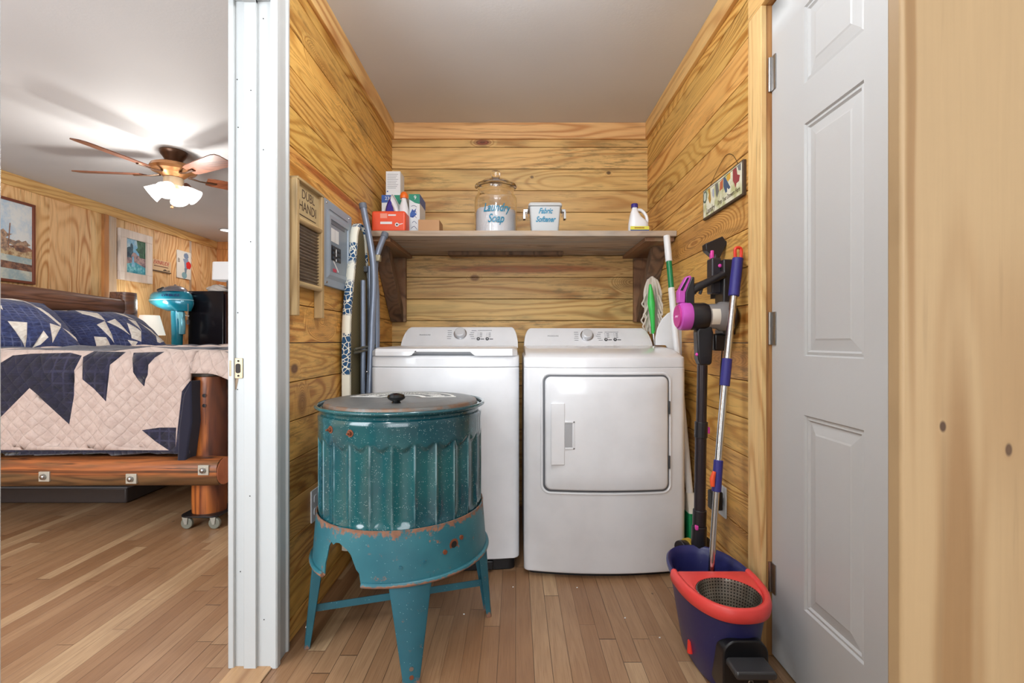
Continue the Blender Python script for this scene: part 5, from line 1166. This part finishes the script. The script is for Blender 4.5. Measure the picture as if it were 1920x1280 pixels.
m_qw = fabric('quilt_cream', (198, 178, 168), (184, 162, 152)); m_qn = fabric('quilt_navy', (14, 14, 32), (26, 26, 50), (64, 62, 90), .35)
m_qb = fabric('pillow_navy', (26, 34, 74), (48, 60, 108), (106, 114, 152), .3); m_qp = fabric('pillow_cream', (232, 226, 216), (216, 206, 196), None, .3)
QY = 2.585
QZT = .925
def qp(px, py, Y=QY): p = P(px, py, Y); return (p.x, p.z-QZT)   # v < 0 hangs down the side, v > 0 lies on the mattress
def qfn(u, v):
    # u = world X, v: side drop when negative, distance across the top when positive
    r = .05; n1 = .010*math.sin(u*9+1)+.006*math.sin(u*23)
    if v <= 0:
        d = -v; fl = .012*math.sin(u*14+d*3)*smooth(0, .4, d)+.006*math.sin(u*31)*smooth(.1, .5, d)
        y = QY-fl; z = QZT-d
        if d < .10: k = d/.10; y = QY+.05*(1-math.sin(k*math.pi/2)); z = QZT+.03*math.cos(k*math.pi/2)-.10*k
    else:
        y = QY+.05+v; z = QZT+.03+.012*smooth(0, .2, v)+n1*smooth(0, .3, v)+.004*math.sin(v*25+u*7)
    x = u
    foot = smooth(-1.70, -1.50, u)
    z -= .045*foot*foot*(1 if v > 0 else 1)
    return (x, y, z)
PX = lambda l: [qp(*p) for p in l]
side = [
 (PX([(-40, 700), (0, 689), (14, 679), (46, 676), (120, 674), (145, 679), (141.5, 699), (141.5, 740), (132, 795), (61, 727), (0, 788), (-40, 830)]), 1),
 (PX([(149, 681), (163, 673), (223, 673), (206, 692), (205, 752), (180, 728), (158, 711)]), 1),
 (PX([(240, 675), (295, 670), (278, 692), (273, 724), (252, 701)]), 1),
 (PX([(364, 711), (364, 870), (335, 862), (340, 800), (345, 733)]), 1),
 (PX([(267, 806), (300, 801), (337, 800), (336, 848), (312, 840), (293, 827)]), 1),
]
xs = lambda x: x
top = [([(-3.6, .02), (-3.2, .03), (-2.9, .3), (-3.3, .7), (-3.6, .5)], 1), ([(-2.9, .08), (-2.3, .04), (-2.2, .5), (-2.6, .8)], 1), ([(-2.1, .15), (-1.85, .05), (-1.55, .5), (-1.9, .7)], 1), ([(-1.75, .03), (-1.6, .02), (-1.52, .25)], 1),
       ([(-3.2, .9), (-2.6, 1.0), (-2.4, 1.6), (-3.0, 1.7)], 1), ([(-2.2, 1.0), (-1.7, 1.1), (-1.6, 1.8), (-2.1, 1.7)], 1)]
# side panel down to the rail, left of the foot post; navy binding along the hem
hem = [([(-3.75, -.505), (-1.745, -.505), (-1.745, -.488), (-3.75, -.488)], 1)]
quilt = thing('quilt', 'cream and navy star pattern quilt spread over the log bed', 'quilt', (-2.6, 2.6, .42))
mb = MB(); mb.cdt((-3.75, -.505), (-1.745, 2.0), .03, side+top+hem, qfn); 
o = part('quilt_cover', mb, [m_qw, m_qn], quilt, ang=80)
so = o.modifiers.new('thickness', 'SOLIDIFY'); so.thickness = .012; so.offset = 1
mb = MB(); mb.cdt((-1.745, -.085), (-1.49, 2.0), .02, [([(-1.62, .03), (-1.52, .02), (-1.50, .25)], 1)], qfn)
o = part('quilt_foot_end', mb, [m_qw, m_qn], quilt, ang=80)
so = o.modifiers.new('thickness', 'SOLIDIFY'); so.thickness = .012; so.offset = 1
mb = MB()   # end panel over the foot
mb.cdt((2.63, -.16), (4.6, 0), .03, [], lambda u, v: (-1.49+.01*math.sin(u*12), u, QZT-.0+v)); o = part('quilt_foot_drop', mb, [m_qw], quilt, ang=80)
so = o.modifiers.new('thickness', 'SOLIDIFY'); so.thickness = .01
mb = MB()   # folded back navy corner between quilt and post
pts = [P(*p, 2.57) for p in ((362, 712), (364, 790), (352, 868), (336, 872), (340, 800), (348, 740))]
mb.loft([[p+Vector((0, -.02, 0)) for p in pts], [p+Vector((.004, .06, 0)) for p in pts]]); part('turned_corner', mb, m_qn, quilt, bevel=.008, label='navy corner hanging folded beside the post')
# ------------------------------------------------------------------ pillows
def pillow(name, label, bl, br, upv, ox, oy, sx, sy, polys, base=0, T=.10, n=.035):
    """ox..sx: pixel window mapped to the pillow's face"""
    bl = Vector(bl); br = Vector(br); U = br-bl; V = Vector(upv); Nn = U.cross(V).normalized(); Nn = Nn if Nn.y < 0 else -Nn
    root = thing(name, label, 'pillow', (bl+br)/2)
    def fn(side):
        def f(u, v):
            e = max(0.0, min(u, 1-u)*U.length); g = max(0.0, min(v, 1-v)*V.length)
            h = T*(min(1, e/.22)**.5)*(min(1, g/.16)**.5)
            cu = u+.025*math.sin(v*math.pi)*(-1 if u > .5 else 1)*(abs(u-.5)*2)**6*-1
            pinch = .03*(1-math.sin(u*math.pi))*(1-math.sin(v*math.pi))
            return bl+U*cu+V*v+Nn*side*(h+.004*math.sin(u*19+v*7)*math.sin(v*15)*(1 if h > .02 else 0))+Vector((0, 0, -.02*math.sin(u*math.pi)*(1-v)*.5))
        return f
    mp_ = lambda p: ((p[0]-ox)/sx, 1-(p[1]-oy)/sy)
    pl_ = [([mp_(p) for p in pts], m_) for pts, m_ in polys]
    mb = MB(); mb.cdt((0, 0), (1, 1), n, pl_, fn(1), base); mb.cdt((0, 0), (1, 1), .06, [], fn(-1), base)
    bmesh.ops.remove_doubles(mb.bm, verts=mb.bm.verts[:], dist=.0015)
    return part('pillow_cover', mb, [m_qb, m_qp], root, ang=80)
W2 = [[(640, 415), (800, 450), (765, 530), (610, 475)], [(630, 565), (755, 532), (700, 668)], [(768, 538), (880, 515), (912, 628)], [(1010, 418), (1120, 440), (1138, 505), (1090, 500)],
      [(1035, 508), (1128, 512), (1072, 602)], [(975, 542), (1062, 602), (1000, 662), (910, 642)], [(1150, 515), (1245, 565), (1258, 630)], [(345, 410), (395, 400), (390, 450), (350, 430)], [(540, 630), (640, 640), (680, 690), (530, 690)],
      [(430, 392), (600, 400), (560, 420)], [(660, 398), (760, 402), (700, 412)], [(1255, 595), (1320, 640), (1240, 660), (1210, 655)], [(860, 650), (960, 660), (900, 690)]]
pillow('bed_pillow', 'navy pillow with cream pinwheel patches nearest the outboard motor', (-3.40, 3.72, .965), (-3.18, 4.40, .965), (-.34, .03, .30), 340, 395, 990, 290, [(p, 1) for p in W2])
W1 = [[(100, 335), (210, 340), (245, 380), (190, 375)], [(275, 410), (335, 430), (400, 545), (375, 570), (320, 500)], [(-40, 570), (100, 570), (40, 690)], [(195, 615), (215, 650), (150, 680), (90, 690)], [(270, 570), (375, 572), (240, 675)], [(385, 575), (440, 590), (480, 620), (480, 650)], [(-300, 400), (-180, 380), (-150, 500), (-260, 520)], [(215, 335), (270, 345), (320, 410), (290, 400)], [(-30, 450), (10, 455), (-10, 490)]]
pillow('bed_pillow', 'navy and cream patchwork pillow at the left edge of the bed', (-3.42, 2.78, .965), (-3.23, 3.58, .965), (-.32, .03, .34), -560, 320, 1060, 375, [(p, 1) for p in W1], T=.12)
# storage box under the bed
ub = thing('storage_bin', 'low flat storage bin with clear lid pushed under the bed', 'storage bin', (-3.0, 3.3, 0))
mb = MB(); mb.box(-3.45, -2.45, 3.02, 3.5, .002, .10); part('bin_body', mb, flat(70, 62, 60, .4), ub, bevel=.01)
mb = MB(); mb.box(-3.47, -2.43, 3.0, 3.52, .10, .112); part('bin_lid', mb, flat(120, 122, 128, .3), ub, bevel=.004)
# ------------------------------------------------------------------ pictures on the bedroom wall
def yzq(mb, y0, y1, z0, z1, x0, x1, mi=0): mb.box(x0, x1, y0, y1, z0, z1, mi)
def picframe(root, y0, y1, z0, z1, w_, x1, m, name='frame'):
    mb = MB()
    for a, b, c_, d in ((y0, y1, z0, z0+w_), (y0, y1, z1-w_, z1), (y0, y0+w_, z0+w_, z1-w_), (y1-w_, y1, z0+w_, z1-w_)): mb.box(BXL+.002, x1, a, b, c_, d)
    return part(name, mb, m, root, bevel=.003)
pa = thing('landscape_painting', 'painting of a river with bare autumn trees in a thin brown frame', 'painting', (-4.03, 3.55, 1.49))
picframe(pa, 3.06, 4.02, 1.495, 2.16, .022, -4.018, flat(122, 66, 48, .4))
def canvas(root, y0, y1, z0, z1, polys, mats, x=-4.030, base=0):
    mb = MB(); mb.cdt((0, 0), (1, 1), .05, polys, lambda u, v: (x, y0+(y1-y0)*u, z0+(z1-z0)*v), base)
    mb.box(BXL+.002, x-.001, y0, y1, z0, z1, base)
    return part('painted_canvas', mb, mats, root, sm=False)
def daub(c1, c2, s_=20, name='daub'):
    q = G(name); n = q.noise(scale=s_, detail=5, rough=.7); return q.out(q.mix(q.ramp(n, .38, .62), S(*c1), S(*c2)), .6)
sky = daub((176, 200, 220), (224, 226, 224), 5); water = daub((156, 176, 180), (206, 206, 190), 8); bank = daub((150, 112, 78), (206, 184, 146), 24); dark_b = daub((96, 72, 66), (160, 116, 92), 24); tree = daub((120, 104, 96), (190, 156, 128), 30)
def blob(cx, cy, rx, ry, n=14, seed=1, j=.25):
    R = random.Random(seed); return [(cx+rx*math.cos(6.283*k/n)*(1+j*(R.random()-.5)), cy+ry*math.sin(6.283*k/n)*(1+j*(R.random()-.5))) for k in range(n)]
canvas(pa, 3.08, 4.0, 1.516, 2.14, [
 ([(.0, .0), (1, 0), (1, .16), (.0, .20)], 1), ([(0, .17), (1, .13), (1, .24), (.0, .30)], 3), ([(0, .27), (1, .22), (1, .32), (0, .38)], 1), ([(0, .36), (1, .30), (1, .40), (0, .46)], 2),
 (blob(.90, .46, .08, .07, 18, 1, .7), 4), (blob(.70, .50, .12, .13, 22, 2, .9), 4), (blob(.45, .47, .12, .09, 18, 3, .8), 4), (blob(.2, .50, .12, .14, 22, 5, .9), 4), (blob(.62, .44, .12, .05, 14, 8, .8), 3), (blob(.92, .42, .1, .04, 14, 9, .8), 3), ([(.79, .4), (.80, .4), (.815, .72), (.805, .72)], 3), ([(.68, .4), (.69, .4), (.69, .7), (.68, .7)], 3), ([(.20, .4), (.22, .4), (.22, .75), (.21, .75)], 3)], [sky, water, bank, dark_b, tree])
mb = MB(); mb.tube([(-4.0285, 3.62, 1.985), (-4.0285, 3.635, 1.975), (-4.0285, 3.645, 1.99)], .0035, 6); mb.tube([(-4.0285, 3.63, 1.975), (-4.0285, 3.645, 1.965)], .004, 6); part('painted_bird', mb, m_black, pa)
pb_ = thing('framed_print', 'teal river print in a wide whitewashed wooden frame', 'picture', (-4.03, 5.085, 1.65))
picframe(pb_, 4.868, 5.303, 1.652, 2.176, .085, -4.010, wood('whitewashed_frame', 'Z', 'Y', (226, 212, 200), (196, 176, 160), None, ring=4, tone=0, seed=44.0))
tl = daub((60, 150, 170), (150, 214, 220), 14); tl2 = daub((28, 60, 84), (66, 104, 120), 18); gr_ = daub((38, 78, 60), (70, 120, 92), 22); rk = daub((110, 96, 110), (180, 150, 146), 20); sk2 = daub((120, 180, 216), (190, 216, 228), 6)
canvas(pb_, 4.95, 5.22, 1.735, 2.092, [([(0, 0), (1, 0), (1, .25), (.5, .34), (0, .28)], 1), ([(0, .25), (.5, .34), (1, .22), (1, .5), (.6, .56), (0, .5)], 4), (blob(.2, .6, .2, .16, 12, 4), 2), (blob(.45, .5, .16, .12, 12, 6), 4),
 ([(.55, 1), (.6, .78), (.5, .72), (.66, .62), (.7, .5), (1, .5), (1, 1)], 3), (blob(.30, .74, .08, .15, 10, 7), 2), ([(.3, .2), (.45, .2), (.4, .5), (.34, .5)], 0)], [sk2, tl, tl2, gr_, rk], x=-4.026)
s1 = thing('metal_sign', 'small cream metal sign with red lettering right of the framed print', 'sign', (-4.03, 5.47, 1.80))
mb = MB(); mb.box(BXL+.003, BXL+.010, 5.318, 5.624, 1.81, 1.945); sb1 = part('sign_plate', mb, flat(222, 190, 150, .5), s1, bevel=.001)
mb = MB(); mb.box(BXL+.010, BXL+.013, 5.318, 5.624, 1.81, 1.822); part('lower_edge', mb, m_ink, sb1)
text('lettering', 'EVINRUDE', .062, flat(190, 40, 52, .5), sb1, (BXL+.0106, 5.47, 1.912), (0, 1, 0), (0, 0, 1), .0004, shear=.3, sx=.82)
mb = MB(); mb.box(BXL+.010, BXL+.0112, 5.36, 5.58, 1.868, 1.877); part('small_print', mb, flat(120, 80, 70, .5), sb1)
mb = MB(); mb.prism([(5.50, 1.838), (5.53, 1.85), (5.56, 1.838), (5.60, 1.845), (5.605, 1.832), (5.50, 1.830)], 'YZ', BXL+.010, BXL+.0112); part('painted_boat', mb, m_ink, sb1)
s2 = thing('poster_sign', 'white metal sign with a grey figure and red splash nearest the corner', 'sign', (-4.03, 5.85, 1.78))
mb = MB(); mb.prism(rrect(5.725, 5.968, 1.785, 2.118, .012), 'YZ', BXL+.003, BXL+.010); sb3 = part('sign_plate', mb, flat(226, 222, 214, .5), s2)
def yzs(pts, c, o=.011): mb = MB(); mb.prism([(5.725+.243*u, 1.785+.333*v) for u, v in pts], 'YZ', BXL+.0095, BXL+o); part('printed_shape', mb, flat(*c, .5), sb3, sm=False)
yzs(blob(.66, .84, .17, .11, 14, 3), (120, 140, 168)); yzs([(.42, .72), (.8, .76), (.84, .5), (.72, .36), (.55, .38), (.5, .6)], (136, 152, 176), .0112); yzs(blob(.84, .52, .2, .14, 16, 9, .5), (214, 44, 44), .0118); yzs(blob(.52, .12, .18, .12, 12, 5), (130, 170, 180)); yzs([(.52, .38), (.70, .38), (.66, .2), (.56, .2)], (120, 140, 160), .0112)
text('lettering', 'B', .07, m_ink, sb3, (BXL+.0106, 5.755, 1.995), (0, 1, 0), (0, 0, 1), .0004)
# ------------------------------------------------------------------ safe, lamps, outboard motor, nightstand
m_safe = flat(30, 28, 34, .18, .2)
sf = thing('tall_cabinet', 'tall glossy black cabinet in the far bedroom corner', 'cabinet', (-3.4, 5.6, 0))
mb = MB(); mb.box(-3.62, -3.23, 5.30, 5.92, 0, 1.578); part('cabinet_body', mb, m_safe, sf, bevel=.008)
mb = MB(); mb.box(-3.229, -3.215, 5.33, 5.89, .04, 1.55); cdoor = part('cabinet_door', mb, flat(48, 26, 30, .2, .1), sf, bevel=.004)
mb = MB(); mb.cyl((-3.215, 5.42, .95), (-3.18, 5.42, .95), .02, seg=16); part('door_handle', mb, m_steel, cdoor)
m_shade = G('lamp_shade_white'); m_shd = m_shade.out(S(238, 238, 240), .7, 0, Transmission_Weight=.0, Emission_Color=(1, 1, 1, 1), Emission_Strength=.25)
l1 = thing('table_lamp', 'lamp with a square white shade standing on the black cabinet', 'lamp', (-3.33, 5.55, 1.578))
mb = MB(); mb.loft([[(x, y, 1.72) for x, y in rrect(-3.46, -3.20, 5.43, 5.67, .05)], [(x, y, 1.925) for x, y in rrect(-3.455, -3.205, 5.435, 5.665, .05)]]); part('lamp_shade', mb, m_shd, l1, bevel=.006)
mb = MB(); mb.lathe((-3.33, 5.55, 1.5785), [(.001, 0), (.06, 0), (.06, .01), (.015, .02), (.012, .145), (.001, .146)], 20); part('lamp_base', mb, flat(120, 110, 104, .5), l1)
cl2 = thing('crumpled_cloth', 'crumpled white cloth lying on top of the black cabinet', 'cloth', (-3.36, 5.36, 1.579))
mb = MB(); R = random.Random(4); rings = []
for i in range(9):
    t = i/8; r = .085*math.sqrt(max(.001, 1-t*t*.98))
    rings.append([(-3.35+r*1.25*math.cos(a)*(1+.22*math.sin(3*a+i)+.12*math.sin(7*a+2*i)), 5.39+r*.9*math.sin(a)*(1+.15*math.sin(4*a+i)), 1.5795+.075*t+.006*math.sin(5*a+i)*(1 if i else 0)) for a in [2*math.pi*k/36 for k in range(36)]])
mb.loft(rings); part('cloth_folds', mb, flat(220, 212, 204, .9), cl2, ang=70)
ns = thing('nightstand', 'small wooden nightstand behind the bed carrying the cream shaded lamp', 'nightstand', (-3.78, 4.99, 0))
mb = MB(); mb.box(-3.96, -3.66, 4.87, 5.07, .72, .75); part('top', mb, m_logX, ns, bevel=.003)
mb = MB(); mb.box(-3.94, -3.68, 4.885, 5.055, .08, .72); nb = part('case', mb, m_logX, ns, bevel=.003)
mb = MB(); mb.box(-3.92, -3.70, 4.875, 4.886, .5, .69); part('drawer', mb, m_logX, nb, bevel=.003)
l2 = thing('bedside_lamp', 'glowing cream cone shade lamp on the nightstand behind the pillows', 'lamp', (-3.79, 4.97, .75))
m_sh2 = G('lit_shade'); m_s2 = m_sh2.out(S(236, 232, 220), .8, 0, Emission_Color=(1, .96, .86, 1), Emission_Strength=.55)
mb = MB(); mb.lathe((-3.79, 4.97, 1.085), [(.135, 0), (.085, .205), (.083, .205), (.133, 0)], 32, close=True); part('lamp_shade', mb, m_s2, l2)
mb = MB(); mb.lathe((-3.79, 4.97, .7505), [(.001, 0), (.06, 0), (.055, .015), (.02, .04), (.045, .12), (.05, .2), (.02, .28), (.01, .36), (.001, .37)], 24); part('lamp_base', mb, flat(200, 196, 186, .3), l2)
mb = MB(); mb.sphere((-3.79, 4.97, 1.17), .028); part('bulb', mb, m_emit, l2)
om = thing('outboard_motor', 'vintage turquoise outboard boat motor on a stand beside the black cabinet', 'outboard motor', (-3.66, 5.16, 0))
m_tq = flat(22, 138, 166, .22, .1, 0, Coat_Weight=.5); m_tq2 = flat(120, 190, 210, .2, .2)
def lobe(x0, x1, hw, z, e=.75, n=32, cy=5.16): 
    o = []
    for k in range(n):
        a = 2*math.pi*k/n; c_, s_ = math.cos(a), math.sin(a); t = (c_+1)/2
        o.append((x0+(x1-x0)*t, cy+hw*s_*(.45+.55*min(1, t*1.6)), z))
    return o
mb = MB(); mb.loft([lobe(-3.74, -3.50, .08, 1.345), lobe(-3.86, -3.48, .11, 1.39), lobe(-3.93, -3.47, .125, 1.43), lobe(-3.945, -3.475, .125, 1.455)]); cw = part('lower_cowl', mb, m_tq, om, ang=50)
mb = MB(); mb.loft([lobe(-3.945, -3.475, .127, 1.458), lobe(-3.945, -3.475, .127, 1.468)]); part('cowl_stripe', mb, flat(150, 206, 224, .2), cw)
mb = MB(); mb.loft([lobe(-3.94, -3.478, .125, 1.469), lobe(-3.93, -3.49, .12, 1.52), lobe(-3.90, -3.51, .10, 1.548), lobe(-3.86, -3.53, .08, 1.556)]); uc = part('upper_cowl', mb, m_tq, om, ang=50)
mb = MB(); mb.lathe((-3.66, 5.16, 1.553), [(.001, 0), (.12, 0), (.115, .018), (.09, .045), (.05, .062), (.015, .068), (.01, .078), (.001, .08)], 32); part('flywheel_cover', mb, flat(150, 148, 158, .25, .6), om)
mb = MB(); mb.tube([(-3.80, 5.10, 1.56), (-3.74, 5.10, 1.585)], .018, 10); part('pull_knob', mb, m_black, om)
text('lettering', 'EVINRUDE', .036, flat(20, 40, 110, .4), uc, (-3.62, 5.035, 1.505), (1, .03, 0), (0, 0, 1), .002, sx=1.1)
mb = MB(); mb.tube([(-3.635, 5.16, 1.36), (-3.64, 5.16, 1.05), (-3.645, 5.16, .78)], [.062, .052, .05], 20); part('leg_column', mb, m_tq, om)
mb = MB(); mb.tube(spline([(-3.58, 5.12, 1.33), (-3.55, 5.11, 1.22), (-3.56, 5.12, 1.10)], 4), .03, 12); mb.box(-3.60, -3.53, 5.09, 5.13, 1.26, 1.33); part('clamp_bracket', mb, m_tq2, om, bevel=.004)
mb = MB(); mb.tube([(-3.50, 5.09, 1.30), (-3.46, 5.09, 1.29)], .008, 8); mb.tube([(-3.475, 5.09, 1.42), (-3.475, 5.09, 1.25)], .004, 6); mb.box(-3.485, -3.462, 5.08, 5.10, 1.20, 1.25); part('clamp_screw', mb, m_chrome, om)
mb = MB(); mb.tube([(-3.645, 5.16, .8), (-3.645, 5.16, .12)], .035, 14); mb.box(-3.80, -3.625, 5.09, 5.23, 0, .03); mb.box(-3.66, -3.63, 5.10, 5.22, .02, .3); part('stand', mb, m_black, om, bevel=.004)
# ------------------------------------------------------------------ ceiling fan
FC = Vector((-2.43, 3.41, 0)); m_brz = flat(150, 104, 66, .28, .75); m_brd = flat(84, 58, 42, .3, .7)
cf = thing('ceiling_fan', 'bronze ceiling fan with wooden blades and glowing glass shades over the bed', 'ceiling fan', (FC.x, FC.y, ZC))
mb = MB(); mb.lathe(FC, [(.001, ZC), (.085, ZC), (.085, ZC-.012), (.075, ZC-.03), (.045, ZC-.075), (.04, ZC-.085), (.001, ZC-.085)], 36); part('canopy', mb, m_brd, cf)
mb = MB(); mb.lathe(FC, [(.001, 2.285), (.05, 2.285), (.10, 2.278), (.135, 2.262), (.145, 2.24), (.135, 2.222), (.10, 2.212), (.09, 2.205), (.065, 2.185), (.05, 2.175), (.001, 2.175)], 44); part('motor_housing', mb, m_brz, cf)
mb = MB(); mb.lathe(FC, [(.001, 2.178), (.06, 2.178), (.062, 2.16), (.058, 2.12), (.04, 2.105), (.001, 2.10)], 32); part('light_fitter', mb, flat(178, 156, 128, .3, .6), cf)
m_bl = wood('walnut_blade', 'X', 'Y', (118, 66, 44), (80, 40, 26), None, ring=12, tone=0, seed=90.0, rough=.4)
for k, a in enumerate((187, 257, 331, 43, 115)):
    a = math.radians(a); d = Vector((math.cos(a), math.sin(a), 0)); s_ = Vector((-d.y, d.x, 0)); pit = math.radians(13); s2_ = s_*math.cos(pit)-Vector((0, 0, math.sin(pit)))
    mb = MB(); o1 = []; 
    for r_, w_ in ((.20, .045), (.24, .055), (.40, .062), (.58, .068), (.615, .060), (.63, .035)): o1.append((r_, w_))
    poly = [FC+d*r_+s2_*w_+Vector((0, 0, 2.196)) for r_, w_ in o1]+[FC+d*r_-s2_*w_+Vector((0, 0, 2.196)) for r_, w_ in o1[::-1]]
    mb.loft([poly, [p+Vector((0, 0, .006)) for p in poly]]); b = part('blade', mb, m_bl, cf)
    mb = MB(); mb.tube([FC+d*.09+Vector((0, 0, 2.20)), FC+d*.16+Vector((0, 0, 2.19)), FC+d*.26+Vector((0, 0, 2.192))], [.012, .009, .014], 8, flat=.5); part('blade_arm', mb, m_brd, b)
m_gl = G('glowing_shade'); m_glow = m_gl.out((1, 1, 1, 1), .4, 0, Emission_Color=(1, .97, .92, 1), Emission_Strength=1.25)
for a in (200, 285, 20, 110):
    a = math.radians(a); d = Vector((math.cos(a), math.sin(a), -.75)).normalized(); c_ = FC+Vector((math.cos(a)*.045, math.sin(a)*.045, 2.12)); u = d.orthogonal().normalized(); v_ = d.cross(u)
    mb = MB(); rings = []
    for r_, t in ((.016, 0), (.020, .012), (.034, .03), (.045, .06), (.054, .095), (.060, .115), (.058, .115), (.050, .09), (.03, .03), (.012, .01)):
        rings.append([c_+d*t+(u*math.cos(b_)+v_*math.sin(b_))*r_ for b_ in [2*math.pi*k/24 for k in range(24)]])
    mb.loft(rings); sh_ = part('glass_shade', mb, m_glow, cf)
mb = MB(); mb.tube([FC+Vector((.01, -.03, 2.10)), FC+Vector((.01, -.03, 1.975))], .0015, 6); mb.sphere(FC+Vector((.01, -.03, 1.965)), .010); part('pull_chain', mb, m_brz, cf)
point('fan_light_left', (FC.x-.17, FC.y-.16, 1.95), 12, .06, (1, .96, .9)); point('fan_light_right', (FC.x+.17, FC.y-.10, 1.95), 12, .06, (1, .96, .9))
point('bedside_light', (-3.79, 4.97, 1.40), 3, .05, (1, .95, .86))
